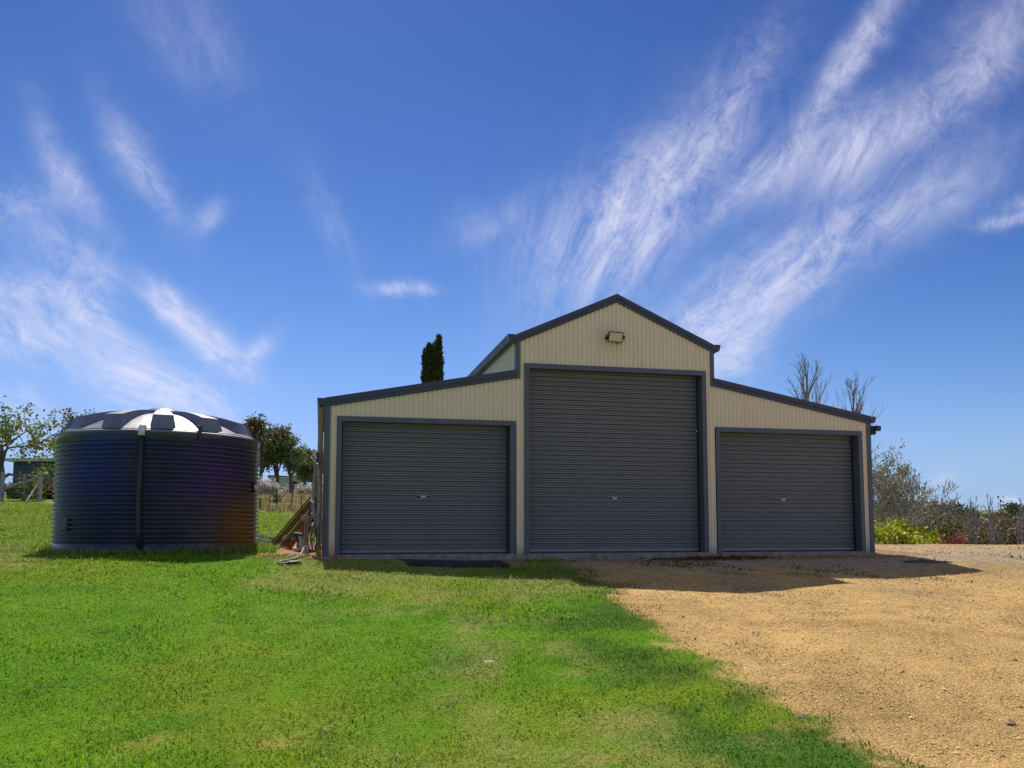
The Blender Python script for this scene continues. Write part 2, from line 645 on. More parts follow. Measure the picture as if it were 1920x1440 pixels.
def ground_colour(x, y):
    lawn, s, soil, n = masks(x, y)
    u, v = shed_uv(x, y)
    b1 = fbm(x, y, 0.7, 4, 71)
    b2 = fbm(x, y, 2.6, 4, 81)
    grav = np.array([.53, .345, .128])[None] * (0.68 + 0.62 * b1[:, None])
    grav = grav * (1 - 0.22 * sstep(b2, .55, .75)[:, None])
    # wheel tracks: compacted greyer stone leading to the doors
    tr = sstep(fbm(x * 1.0, y * .3, 1.1, 3, 91), .5, .7) * sstep(y, 9, 13)
    grav = grav * (1 - .35 * tr[:, None]) + np.array([.30, .24, .15])[None] * (.35 * tr[:, None])
    gf = sstep(v + 1.2 * (b1 - .5), -2.6, -1.4)[:, None] * .7  # grey tone of the shed's shadow put into the gravel colour
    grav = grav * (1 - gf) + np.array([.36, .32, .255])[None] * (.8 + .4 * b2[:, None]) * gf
    so_ = np.array([.30, .20, .11])[None] * (0.75 + .5 * b2[:, None])
    orange = sstep(u, 1.1, .2) * 0 + (1 - sstep(u, -.1, 1.2))
    so_ = so_ * (1 - .7 * orange[:, None]) + np.array([.46, .23, .085])[None] * (.7 * orange[:, None])
    col = grav * (1 - soil[:, None]) + so_ * soil[:, None]
    lg = lawn_colour(x, y, s, n) * 0.7
    col = col * (1 - lawn[:, None]) + lg * lawn[:, None]
    # paddock of dry grass beyond the lawn, on the left
    dp = sstep(y + .35 * x + 4 * (fbm(x, y, .3, 3, 99) - .5), 26.5, 28.5) * (1 - sstep(x, -2, 3)) * sstep(x, -22, -16)
    dpc = np.array([.36, .30, .145])[None] * (.8 + .4 * fbm(x, y, .9, 4, 95)[:, None])
    gr2 = sstep(y, 42, 50)[:, None]
    dpc = dpc * (1 - gr2) + np.array([.14, .20, .04])[None] * gr2
    col = col * (1 - dp[:, None]) + dpc * dp[:, None]
    # scrubby low ground beyond the gravel crest, then far paddocks
    lo = sstep(y, 27, 30) * sstep(x, -2, 4)
    sc = np.array([.11, .10, .05])[None] * (.7 + .6 * fbm(x, y, .5, 3, 97)[:, None])
    col = col * (1 - lo[:, None]) + sc * lo[:, None]
    ff = sstep(y, 75, 130)
    pad = fbm(x, y, .006, 3, 98)
    fc = np.array([.16, .21, .06])[None] * (1 - sstep(pad, .45, .55)[:, None]) + np.array([.26, .24, .11])[None] * sstep(pad, .45, .55)[:, None]
    col = col * (1 - ff[:, None]) + fc * ff[:, None]
    return col, lawn, soil


def ground_mat():
    m, N, b, out = new_mat('ground')
    at_ = N.n('ShaderNodeAttribute', attribute_name='Col')
    tcn = N.n('ShaderNodeTexCoord')
    vec = tcn.outputs['Object']
    vo = N.n('ShaderNodeTexVoronoi')
    vo.inputs['Scale'].default_value = 55
    N.link(vec, vo.inputs['Vector'])
    vs = N.n('ShaderNodeSeparateColor')
    N.link(vo.outputs['Color'], vs.inputs[0])
    n1 = N.noise(vec, 30, 6, 0.7)
    n2 = N.noise(vec, 3.0, 5, 0.65)
    k = N.m('ADD', N.m('MULTIPLY', vs.outputs[0], 0.7), N.m('MULTIPLY', n1.outputs[0], 1.1))
    k = N.m('ADD', N.m('MULTIPLY', k, 0.75), N.m('MULTIPLY', n2.outputs[0], 0.6))
    kc = N.comb(k, k, k)
    c = N.mix(1.0, at_.outputs['Color'], kc, 'MULTIPLY')
    N.link(c, b.inputs['Base Color'])
    b.inputs['Roughness'].default_value = 0.95
    b.inputs['Specular IOR Level'].default_value = 0.1
    bp = N.n('ShaderNodeBump')
    bp.inputs['Strength'].default_value = 0.8
    bp.inputs['Distance'].default_value = 0.012
    hgt = N.m('ADD', N.m('MULTIPLY', vo.outputs['Distance'], -1.0), n1.outputs[0])
    N.link(hgt, bp.inputs['Height'])
    N.link(bp.outputs[0], b.inputs['Normal'])
    return m


def stretched(a0, a1, step, lo, hi, g=1.18):
    core = list(np.arange(a0, a1 + 1e-6, step))
    d = step
    p = core[-1]
    while p < hi:
        d *= g
        p += d
        core.append(p)
    d = step
    p = core[0]
    pre = []
    while p > lo:
        d *= g
        p -= d
        pre.append(p)
    return np.array(pre[::-1] + core)


gx = stretched(-13, 19, 0.13, -2500, 2500, 1.12)
gy = stretched(3.5, 28, 0.13, -40, 4500, 1.12)
GX, GY = np.meshgrid(gx, gy)
px_, py_ = GX.ravel(), GY.ravel()
gzv = terrain(px_, py_)
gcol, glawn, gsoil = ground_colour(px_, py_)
bumpy = np.where(py_ < 30, (fbm(px_, py_, 5, 3, 33) - .5) * .03, 0)
gzv = gzv + bumpy * (1 - .3 * glawn)
nx, ny = len(gx), len(gy)
idx = np.arange(nx * ny).reshape(ny, nx)
gf = np.stack([idx[:-1, :-1], idx[:-1, 1:], idx[1:, 1:], idx[1:, :-1]], -1).reshape(-1, 4)
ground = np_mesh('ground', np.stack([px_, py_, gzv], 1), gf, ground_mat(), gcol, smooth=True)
tag(ground, kind='structure')


# ------------------------------------------------------------------ grass blades and gravel stones
def scatter(n, dmin, dmax, power, rng, xlo=-0.72, xhi=0.72):
    """random ground positions, density falling with distance**power"""
    t = rng.rand(n)
    e = 2 - power
    y = (dmin ** e + t * (dmax ** e - dmin ** e)) ** (1 / e)
    x = (xlo + rng.rand(n) * (xhi - xlo)) * y
    return x, y


def blades(x, y, h, w, col, rng, bend=0.5):
    n = len(x)
    z = terrain(x, y) - 0.004
    a = rng.rand(n) * 2 * pi
    b = rng.rand(n) * 2 * pi
    dx, dy = np.cos(a), np.sin(a)
    tx, ty = np.cos(b), np.sin(b)
    k = bend * (0.3 + rng.rand(n))
    P = np.zeros((n, 5, 3))
    base = np.stack([x, y, z], 1)
    sd_ = np.stack([dx, dy, np.zeros(n)], 1) * w[:, None] / 2
    mid = base + np.stack([tx * k * h * .35, ty * k * h * .35, h * .6], 1)
    tip = base + np.stack([tx * k * h, ty * k * h, h * (1 - .25 * k)], 1)
    P[:, 0] = base - sd_
    P[:, 1] = base + sd_
    P[:, 2] = mid + sd_ * .8
    P[:, 3] = mid - sd_ * .8
    P[:, 4] = tip
    o = (np.arange(n) * 5)[:, None]
    tri = np.concatenate([o + np.array([[0, 1, 2]]), o + np.array([[0, 2, 3]]), o + np.array([[3, 2, 4]])], 0)
    return P.reshape(-1, 3), tri, np.repeat(col, 5, 0)


rg = np.random.RandomState(3)
NB = 780000
bx_, by_ = scatter(NB, 4.0, 34, 1.35, rg, -1.02, .66)
lw, ls, lso, ln = masks(bx_, by_)
tuft = sstep(fbm(bx_, by_, 2.2, 3, 13), .3, .6)
uu, vv = shed_uv(bx_, by_)
inside = (uu > -.02) & (uu < SW) & (vv > -0.06) & (vv < 5.2)
TKX, TKY, TKR = -6.47, 15.40, 1.745
intank = np.hypot(bx_ - TKX, by_ - TKY) < TKR + .01
dpad = sstep(by_ + .35 * bx_, 25, 27)
onmat = (uu > 1.2) & (uu < 3.1) & (vv > -1.98) & (vv < -.2)
inside |= onmat
keep = (rg.rand(NB) < lw * (.62 + .38 * tuft)) & ~inside & ~intank & (rg.rand(NB) > dpad * .7)
# stray tufts on the stone
weed = sstep(fbm(bx_, by_, 1.1, 4, 17), .60, .70)
weed *= sstep(1.6 - ls, -1.2, .6) * .55 + .13 + .5 * sstep(by_, 11, 13) * (1 - sstep(by_, 15, 17)) * sstep(vv, -4.5, -2)
keep |= (rg.rand(NB) < weed * .5) & (lw < .5) & ~inside & ~intank & (by_ < 24) & (lso < .4)
bx_, by_ = bx_[keep], by_[keep]
lw, ls, ln = lw[keep], ls[keep], ln[keep]
c0 = lawn_colour(bx_, by_, ls, ln)
c0[lw < .4] = np.array([.07, .10, .022])
jit = (.60 + .85 * rg.rand(len(bx_)) ** 1.1)[:, None] * (.80 + .42 * fbm(bx_, by_, 7.0, 2, 29))[:, None]
c0 = c0 * jit * (1 + (rg.rand(len(bx_), 3) - .5) * np.array([.5, .25, .4]))
yel = rg.rand(len(bx_)) < .12
c0[yel] *= np.array([1.45, 1.12, 1.3])
straw = rg.rand(len(bx_)) < .05
c0[straw] = np.array([.36, .32, .13]) * (.7 + .5 * rg.rand(straw.sum()))[:, None]
hh = (.016 + .022 * rg.rand(len(bx_))) * (.65 + .7 * fbm(bx_, by_, 1.2, 3, 23)) * np.clip(by_ / 9, .9, 1.8)
tall = (np.hypot(bx_ - TKX, by_ - TKY) < TKR + .45)
hh[tall] *= 1.5 + 2.4 * rg.rand(tall.sum())
hh[ls > .1] *= .8
nearslab = (vv[keep] > -.5) & (vv[keep] < 0) & (uu[keep] > 0) & (uu[keep] < SW)
hh[nearslab] *= 1.0 + 1.2 * rg.rand(nearslab.sum())
ww = np.clip(.0018 + .00062 * by_, .004, .020) * (.6 + .7 * rg.rand(len(bx_)))
coarse = rg.rand(len(bx_)) < .10 * sstep(fbm(bx_, by_, 1.8, 3, 27), .42, .62)
hh[coarse] *= 1.5
ww[coarse] *= 2.0
c0[coarse] *= np.array([.78, .9, .9])
gm = leaf_mat('grass_blades', .42, .5)
V, T, CC = blades(bx_, by_, hh, ww, c0, rg, 1.1)
gobj = np_mesh('grass', V, T, gm, CC)
tag(gobj, kind='stuff')

# stones of the gravel drive: nearest ones as real geometry
rp = np.random.RandomState(5)
NP_ = 135000
sx_, sy_ = scatter(NP_ * 2, 4.2, 26, 1.5, rp, -.2, .92)
lw2, ls2, lso2, ln2 = masks(sx_, sy_)
u2, v2 = shed_uv(sx_, sy_)
kp = (lw2 < .35) & ~((u2 > -.02) & (u2 < SW + .05) & (v2 > -.08) & (v2 < 5.2)) & (ls2 > -.15)
sx_, sy_ = sx_[kp][:NP_], sy_[kp][:NP_]
n_ = len(sx_)
sr = (.003 + .0062 * rp.rand(n_) ** 2.2) * np.clip(.75 + sy_ * .055, .9, 2.2)
big_ = rp.rand(n_) < .010
sr[big_] *= 2.2
octa = np.array([[1, 0, 0], [0, 1, 0], [-1, 0, 0], [0, -1, 0], [0, 0, 1], [0, 0, -1.]])
ofc = np.array([[0, 1, 4], [1, 2, 4], [2, 3, 4], [3, 0, 4], [1, 0, 5], [2, 1, 5], [3, 2, 5], [0, 3, 5]])[:4]
ang = rp.rand(n_) * 2 * pi
sc3 = (.6 + .8 * rp.rand(n_, 6, 3)) * np.array([1, 1, .7])
P3 = octa[None] * sc3 * sr[:, None, None]
ca_, sa_ = np.cos(ang)[:, None], np.sin(ang)[:, None]
PX = P3[..., 0] * ca_ - P3[..., 1] * sa_ + sx_[:, None]
PY = P3[..., 0] * sa_ + P3[..., 1] * ca_ + sy_[:, None]
PZ = P3[..., 2] + terrain(sx_, sy_)[:, None] + .2 * sr[:, None]
P3 = np.stack([PX, PY, PZ], -1)[:, :5]
o5 = (np.arange(n_) * 5)[:, None, None]
base_c = np.array([.57, .37, .14])[None] * (.35 + 1.1 * rp.rand(n_))[:, None]
mixg = rp.rand(n_) < .12
base_c[mixg] = np.array([.60, .52, .38]) * (.5 + .8 * rp.rand(mixg.sum()))[:, None]
dk = rp.rand(n_) < .13 * (.4 + 2.2 * sstep(fbm(sx_, sy_, 1.4, 3, 19), .5, .66))
base_c[dk] = np.array([.17, .10, .05])
gravel = np_mesh('gravel_stones', P3.reshape(-1, 3), (o5 + ofc[None]).reshape(-1, 3), leaf_mat('gravel_stone', 0.0, .9), np.repeat(np.clip(base_c, 0, .8), 5, 0))
tag(gravel, kind='stuff')

# ------------------------------------------------------------------ paint and metal
def cladding_mat(name, col, streak_col, amt):
    m, N, b, out = new_mat(name)
    tcn = N.n('ShaderNodeTexCoord')
    vec = tcn.outputs['Object']
    mp = N.n('ShaderNodeMapping')
    mp.inputs['Scale'].default_value = (7, 7, .5)
    N.link(vec, mp.inputs[0])
    st = N.noise(mp.outputs[0], 1.5, 6, .7)
    bl = N.noise(vec, 1.4, 5, .6)
    f = N.m('MULTIPLY', N.ss(st.outputs[0], .45, .75), N.ss(bl.outputs[0], .35, .65))
    c = N.mix(N.m('MULTIPLY', f, amt), tuple(col) + (1,), tuple(streak_col) + (1,))
    sp = N.n('ShaderNodeSeparateXYZ')
    N.link(vec, sp.inputs[0])
    n4 = N.noise(vec, 9, 6, .7)
    spl = N.ss(N.m('ADD', sp.outputs[2], N.m('MULTIPLY', N.m('SUBTRACT', n4.outputs[0], .5), .5)), .22, -.05)
    c = N.mix(N.m('MULTIPLY', spl, .55), c, (.26, .18, .10, 1))
    n3 = N.noise(vec, 40, 3, .6)
    k = N.m('ADD', N.m('MULTIPLY', n3.outputs[0], .16), .92)
    c = N.mix(1.0, c, N.comb(k, k, k), 'MULTIPLY')
    N.link(c, b.inputs['Base Color'])
    b.inputs['Roughness'].default_value = .48
    b.inputs['Specular IOR Level'].default_value = .35
    return m


M_CREAM = cladding_mat('cream_cladding', (.88, .75, .50), (.63, .52, .33), .45)
M_TRIM = simple('slate_trim', (.105, .122, .138), .45, 0, .10, 5, dirt=(.10, .10, .10, .35), spec=.4)
M_CAP = simple('slate_capping', (.066, .074, .098), .45, 0, .12, 5, dirt=(.12, .11, .11, .4), spec=.35)
M_ROOF = simple('slate_roof', (.075, .088, .11), .45, 0, .1, 4, spec=.4)
M_DOOR = cladding_mat('slate_door', (.225, .23, .225), (.29, .275, .25), .5)
M_DOORRAIL = simple('door_rail', (.24, .25, .27), .45, 0.3, .15, 8)
M_DARK = simple('dark_opening', (.02, .02, .022), .8, 0, .1)
M_CONC = simple('concrete', (.30, .265, .21), .9, 0, .25, 9, .5, 80, dirt=(.17, .13, .08, .7))
M_BLACK = simple('black_plastic', (.018, .018, .021), .45, 0, .15, 12)
M_LENS = simple('lamp_glass', (.66, .58, .42), .22, 0, .04, 6, spec=.6)
M_STEEL = simple('galvanised_steel', (.52, .54, .56), .42, .55, .15, 12)
M_WHITE = simple('white_paint', (.74, .73, .70), .5, 0, .08, 10, dirt=(.45, .42, .36, .4))

# ------------------------------------------------------------------ the shed
WE, WM_, WU, WR, UC, DEP = 2.76, 3.41, 4.08, 4.979, 2.004, 5.0
UL, UR = SW / 2 - UC, SW / 2 + UC
BARGE = .165
DOORS = [(.208, 3.456, 2.443), (3.638, 7.318, 3.546), (7.501, 10.768, 2.443)]
FR = .092
PITCHC, AMPC = .0865, .0155
shed = thing('barn_shed', (SX, SY, SZ), 'cream corrugated metal barn shed with raised centre bay and three slate roller doors', 'shed', rz=YAW)


def roof_top(u):
    """height of the outline of the front at u"""
    if u < UL:
        return WE + (WM_ - WE) * u / UL
    if u > UR:
        return WE + (WM_ - WE) * (SW - u) / (SW - UR)
    return WU + (WR - WU) * (1 - abs(u - SW / 2) / UC)


def corr(u):
    t = cos(2 * pi * u / PITCHC)
    return AMPC * t


def corrugated_front():
    mb = MB()
    cuts = [0.0]
    for a, b, h in DOORS:
        cuts += [a + .02, b - .02]
    cuts += [UL, UR, SW]
    cuts = sorted(cuts)
    for a, b in zip(cuts[:-1], cuts[1:]):
        mid = (a + b) / 2
        bot = -.03
        for da, db, h in DOORS:
            if da < mid < db:
                bot = h - .02
        n = max(1, int(round((b - a) / (PITCHC / 8))))
        us = [a + (b - a) * i / n for i in range(n + 1)]
        up = lambda u: roof_top(min(max(u, a + 1e-5), b - 1e-5)) - .05
        vs = []
        for u in us:
            vs.append((u, corr(u) + .012, bot))
            vs.append((u, corr(u) + .012, up(u)))
        mb.add(vs, [(2 * i, 2 * i + 2, 2 * i + 3, 2 * i + 1) for i in range(n)])
    return mb


corrugated_front().build('front_wall', M_CREAM, shed, smooth=True)


def corrugated_side(u, v0, v1, w0, w1, sgn):
    mb = MB()
    n = int((v1 - v0) / (PITCHC / 6))
    vs = []
    for i in range(n + 1):
        v = v0 + (v1 - v0) * i / n
        o = sgn * corr(v)
        vs += [(u + o, v, w0), (u + o, v, w1)]
    return mb.add(vs, [(2 * i, 2 * i + 2, 2 * i + 3, 2 * i + 1) for i in range(n)])


corrugated_side(.012, .02, DEP, -.03, WE - .08, -1).build('side_wall', M_CREAM, shed, smooth=True)
corrugated_side(SW - .012, .02, DEP, -.03, WE - .08, 1).build('side_wall', M_CREAM, shed, smooth=True)
corrugated_side(UL + .012, .02, DEP, WM_ - .12, WU - .05, -1).build('upper_side_wall', M_CREAM, shed, smooth=True)
corrugated_side(UR - .012, .02, DEP, WM_ - .12, WU - .05, 1).build('upper_side_wall', M_CREAM, shed, smooth=True)
bk = MB()
bk.prism([(0.02, -.03), (SW - .02, -.03), (SW - .02, WE - .06), (UR, WM_ - .08), (UR, WU - .07), (SW / 2, WR - .07), (UL, WU - .07), (UL, WM_ - .08), (.02, WE - .06)], DEP - .02, DEP)
bk.build('rear_wall', M_CREAM, shed)


def roof_sheet(u0, w0, u1, w1, v0, v1):
    """corrugated roof sheet, ribs running down the slope, corrugation along the depth"""
    mb = MB()
    n = int((v1 - v0) / (PITCHC / 5))
    vs = []
    for i in range(n + 1):
        v = v0 + (v1 - v0) * i / n
        o = AMPC * cos(2 * pi * v / PITCHC)
        vs += [(u0, v, w0 + o), (u1, v, w1 + o)]
    return mb.add(vs, [(2 * i, 2 * i + 1, 2 * i + 3, 2 * i + 2) for i in range(n)])


RT = .028
roof_sheet(-.05, WE - RT - .01, UL, WM_ - RT, .03, DEP + .05).build('roof', M_ROOF, shed, smooth=True)
roof_sheet(SW + .05, WE - RT - .01, UR, WM_ - RT, .03, DEP + .05).build('roof', M_ROOF, shed, smooth=True)
roof_sheet(UL - .05, WU - RT - .02, SW / 2, WR - RT, .03, DEP + .05).build('roof', M_ROOF, shed, smooth=True)
roof_sheet(UR + .05, WU - RT - .02, SW / 2, WR - RT, .03, DEP + .05).build('roof', M_ROOF, shed, smooth=True)
rc = MB()
for sg in (-1, 1):
    rc.add([(SW / 2, -.02, WR + .004), (SW / 2 + sg * .2, -.02, WR - .085), (SW / 2 + sg * .2, DEP + .05, WR - .085), (SW / 2, DEP + .05, WR + .004)], [(0, 1, 2, 3)])
rc.build('ridge_cap', M_TRIM, shed)


def barge(u0, w0, u1, w1, name='barge_capping'):
    """two-step barge: upper capping stands proud of the board beneath it"""
    mb = MB()
    h = BARGE * .52
    for (a, b, y) in ((0.0, h, -.034), (h + .002, BARGE, -.020)):
        mb.prism([(u0, w0 - b), (u1, w1 - b), (u1, w1 - a), (u0, w0 - a)] if u0 < u1 else [(u1, w1 - b), (u0, w0 - b), (u0, w0 - a), (u1, w1 - a)], y, .03)
    # fold of the capping over the roof
    d = .09
    mb.add([(u0, -.034, w0), (u1, -.034, w1), (u1, d, w1), (u0, d, w0)], [(0, 1, 2, 3)])
    return mb.build(name, M_CAP, shed)


barge(-.0135, WE - .0025, UL + .02, WM_ + .004)
barge(SW + .0135, WE - .0025, UR - .02, WM_ + .004)
barge(UL - .03, WU - .012, SW / 2, WR)
barge(UR + .03, WU - .012, SW / 2 + .0006, WR)

CT = .088
for nm, a, b, w0, w1 in (('corner_trim', -.012, CT, -.03, WE - .12), ('corner_trim', SW - CT, SW + .012, -.03, WE - .12),
                         ('corner_trim', UL - .012, UL + CT * .8, WM_ - .165, WU - .15), ('corner_trim', UR - CT * .8, UR + .012, WM_ - .165, WU - .15)):
    mb = MB()
    mb.box(a, b, -.016, .004, w0, w1)
    s0 = a if a < SW / 2 and b < SW / 2 else b
    if s0 == a:
        mb.box(a, a + .006, .0045, .1, w0, w1)
    else:
        mb.box(b - .006, b, .0045, .1, w0, w1)
    mb.build(nm, M_TRIM, shed)


def gutter(u, w, sgn, v0, v1):
    """quad gutter on an eave; sgn is the outward direction along u"""
    prof = [(0, .075), (0, -.05), (.095, -.05), (.125, .075), (.118, .075), (.09, -.043), (.007, -.043), (.007, .075)]
    n = len(prof)
    vs = []
    for v in (v0, v1):
        vs += [(u + sgn * a, v, w + b) for a, b in prof]
    mb = MB().add(vs, [(i, (i + 1) % n, (i + 1) % n + n, i + n) for i in range(n)])
    # stop ends
    for v in (v0, v1):
        mb.add([(u, v - .004, w + .075), (u, v - .004, w - .05), (u + sgn * .095, v - .004, w - .05), (u + sgn * .125, v - .004, w + .075)], [(0, 1, 2, 3)])
    return mb.build('gutter', M_CAP, shed)


gutter(-.014, WE - .085, -1, -.028, DEP)
gutter(SW + .014, WE - .085, 1, -.028, DEP)
gutter(UL - .032, WU - .075, -1, -.028, DEP)
gutter(UR + .032, WU - .075, 1, -.028, DEP)
dp_ = MB()
dp_.box(-.10, -.03, DEP - .35, DEP - .25, .0, WE - .14)
dp_.build('downpipe', M_TRIM, shed)

# concrete floor slab, its edge showing below the doors
sl_ = MB()
sl_.box(-.03, SW + .03, -.05, DEP + .02, -.45, -.032)
for a, b, h in DOORS:
    sl_.box(a + .04, b - .04, -.075, .4, -.46, -.012)
sl_.build('floor_slab', M_CONC, shed, bevel=.008)


def curtain(a, b, h, v):
    """roller curtain: broad flat ribs between one deep and one shallow groove"""
    p = .0885
    prof = [(0, .048), (.03, .010), (.07, -.004), (.16, -.010), (.30, -.009), (.38, -.003), (.42, .016), (.48, .016), (.51, .000), (.58, -.007), (.70, -.010), (.78, -.006), (.82, .004), (.84, .048)]
    mb = MB()
    rows = []
    w = .075
    rnd = random.Random(int(a * 100))
    while w < h - .01:
        for t, o in prof:
            ww = w + t * p
            if ww < h - .005:
                rows.append((ww, o))
        w += p
    nseg = 14
    vs = []
    for (ww, o) in rows:
        for i in range(nseg + 1):
            f = i / nseg
            sag = .004 * sin(f * pi * 2.3 + ww * 1.3) + .002 * sin(f * 9 + ww * 1.7)
            vs.append((a + (b - a) * f, v + o + sag, ww + .0008 * sin(f * 6 + ww * 2)))
    fs = []
    for r in range(len(rows) - 1):
        for i in range(nseg):
            k = r * (nseg + 1) + i
            fs.append((k, k + 1, k + nseg + 2, k + nseg + 1))
    return mb.add(vs, fs)


DLBL = ['lower slate roller door on the left', 'tall slate roller door in the middle', 'lower slate roller door on the right']
for di, (a, b, h) in enumerate(DOORS):
    fm = MB()
    fm.box(a, a + FR, -.012, .03, -.03, h - FR - .002)
    fm.box(b - FR, b, -.012, .03, -.03, h - FR - .002)
    fm.box(a, b, -.014, .03, h - FR, h)
    # inner returns of the flashing
    fm.box(a + FR - .004, a + FR, .0305, .19, -.03, h - FR - .003)
    fm.box(b - FR, b - FR + .004, .0305, .19, -.03, h - FR - .003)
    fm.box(a + FR, b - FR, .0305, .19, h - FR + .002, h - FR + .006)
    fm.build('door_frame', M_TRIM, shed)
    V = .235
    cd = curtain(a + FR + .01, b - FR - .01, h + .02, V).build('roller_door', M_DOOR, shed, smooth=False)
    cd['label'] = DLBL[di]
    rl = MB()
    rl.box(a + FR + .012, b - FR - .012, V - .022, V + .012, .018, .072)
    rl.box(a + FR + .012, b - FR - .012, V - .030, V - .0225, .05, .068)
    rl.build('bottom_rail', M_DOORRAIL, cd)
    sl2 = MB()
    sl2.box(a + FR + .012, b - FR - .012, V - .02, V + .01, -.012, .0175)
    sl2.build('weather_seal', M_BLACK, cd)
    for sx0 in (a + FR - .028, b - FR - .022):
        gd = MB()
        gd.box(sx0, sx0 + .05, V - .04, V - .036, -.02, h - .02)
        gd.box(sx0 if sx0 < (a + b) / 2 else sx0 + .046, (sx0 if sx0 < (a + b) / 2 else sx0 + .046) + .004, V - .036, V + .05, -.02, h - .02)
        gd.build('guide_track', M_DARK, shed)
    hd = MB()
    hd.box(a + .02, b - .02, V + .06, V + .3, h - .06, h + .2)
    hd.build('door_drum', M_DARK, shed)
    # lift-handle plate with its lettering strip
    hc = (a + b) / 2 + (-.05, .0, -.05)[di]
    hz = 1.03
    hp = MB()
    hp.box(hc - .14, hc + .14, V - .012, V - .003, hz - .034, hz + .034)
    hpo = hp.build('handle_plate', M_DOORRAIL, cd, bevel=.004)
    for xa, xb in ((-.126, -.052), (.050, .126)):
        MB().box(hc + xa, hc + xb, V - .0145, V - .0125, hz - .020, hz + .018).build('hand_hole', M_BLACK, cd)
    lg_ = MB()
    for xa, xb in ((-.044, -.030), (-.024, .002), (.006, .022), (.026, .042)):
        lg_.box(hc + xa, hc + xb, V - .0145, V - .0125, hz - .012, hz + .012)
    lg_.build('maker_lettering', M_WHITE, cd)

# interior darkness behind the doors is simply the closed shed


# ------------------------------------------------------------------ floodlight and sensor light
def shed_pt(u, v, w):
    return Vector((SX + u * cos(YAW) - v * sin(YAW), SY + u * sin(YAW) + v * cos(YAW), SZ + w))


fu = 5.39
fl = thing('floodlight', shed_pt(fu, -.02, 4.10), 'square black floodlight with cream glass mounted high on the gable above the tall middle door', 'floodlight', rz=YAW)
lamp = bpy.data.objects.new('lamp_head', None)
fb = MB()
hw_, hh_ = .142, .098
fb.box(-hw_, hw_, -.03, .03, -hh_, hh_)
for k in range(7):
    fb.box(-hw_ + .03 + k * .04, -hw_ + .04 + k * .04, .0305, .06, -hh_ + .02, hh_ - .02)
RX, RYY, RZ_ = radians(18), radians(3), radians(-5)


def tilt(o, loc):
    o.rotation_euler = (RX, RYY, RZ_)
    o.location = loc
    return o


tilt(fb.build('lamp_body', M_BLACK, fl, bevel=.006), (.0, -.13, 0))
ff_ = MB()
for x0, x1, z0, z1 in ((-hw_, hw_, hh_ - .014, hh_), (-hw_, hw_, -hh_, -hh_ + .014), (-hw_, -hw_ + .014, -hh_ + .0145, hh_ - .0145), (hw_ - .014, hw_, -hh_ + .0145, hh_ - .0145)):
    ff_.box(x0, x1, -.040, -.0305, z0, z1)
tilt(ff_.build('lamp_rim', M_BLACK, fl), (.0, -.13, 0))
fg = MB()
fg.box(-hw_ + .0145, hw_ - .0145, -.034, -.0308, -hh_ + .0145, hh_ - .0145)
tilt(fg.build('glass', M_LENS, fl), (.0, -.13, 0))
fbk = MB()
for sx0 in (-1, 1):
    fbk.tube([(sx0 * .17, -.13, 0), (sx0 * .175, -.06, -.01), (sx0 * .17, -.01, -.01)], .012, 6)
    fbk.disc((sx0 * .158, -.13, 0), (sx0, 0, 0), .032, 12, .022)
fbk.box(-.17, .17, -.012, .0, -.03, .01)
fbk.build('bracket', M_BLACK, fl)
fcb = MB()
fcb.tube([(.02, -.10, -.10), (.03, -.13, -.135), (.07, -.12, -.14), (.09, -.07, -.11), (.09, -.01, -.06)], .006, 6)
fcb.build('cable', M_BLACK, fl)

sg = thing('sensor_light', shed_pt(SW + .014, -.0, 2.50), 'small black sensor light jutting from the top of the right corner under the gutter', 'sensor light', rz=YAW)
mb = MB()
mb.box(0, .035, -.04, .04, -.13, .06)
mb.build('base', M_BLACK, sg, bevel=.008)
mb = MB()
mb.tube([(.03, 0, .02), (.09, -.01, .02)], .02, 8)
mb.prism([(.085, -.045), (.205, -.045), (.205, .055), (.085, .062)], -.07, .05)
mb.build('lamp_head', simple('blue_black_casing', (.02, .028, .05), .35, 0, .1), sg, bevel=.008)
mb = MB()
mb.tube([(.03, 0, -.06), (.07, 0, -.07)], .014, 8)
mb.tube([(.065, 0, -.055), (.12, 0, -.085)], [.03, .022], 10)
mb.tube([(.03, .0, -.10), (.10, -.01, -.115)], [.016, .018], 8)
mb.build('sensor', M_BLACK, sg)

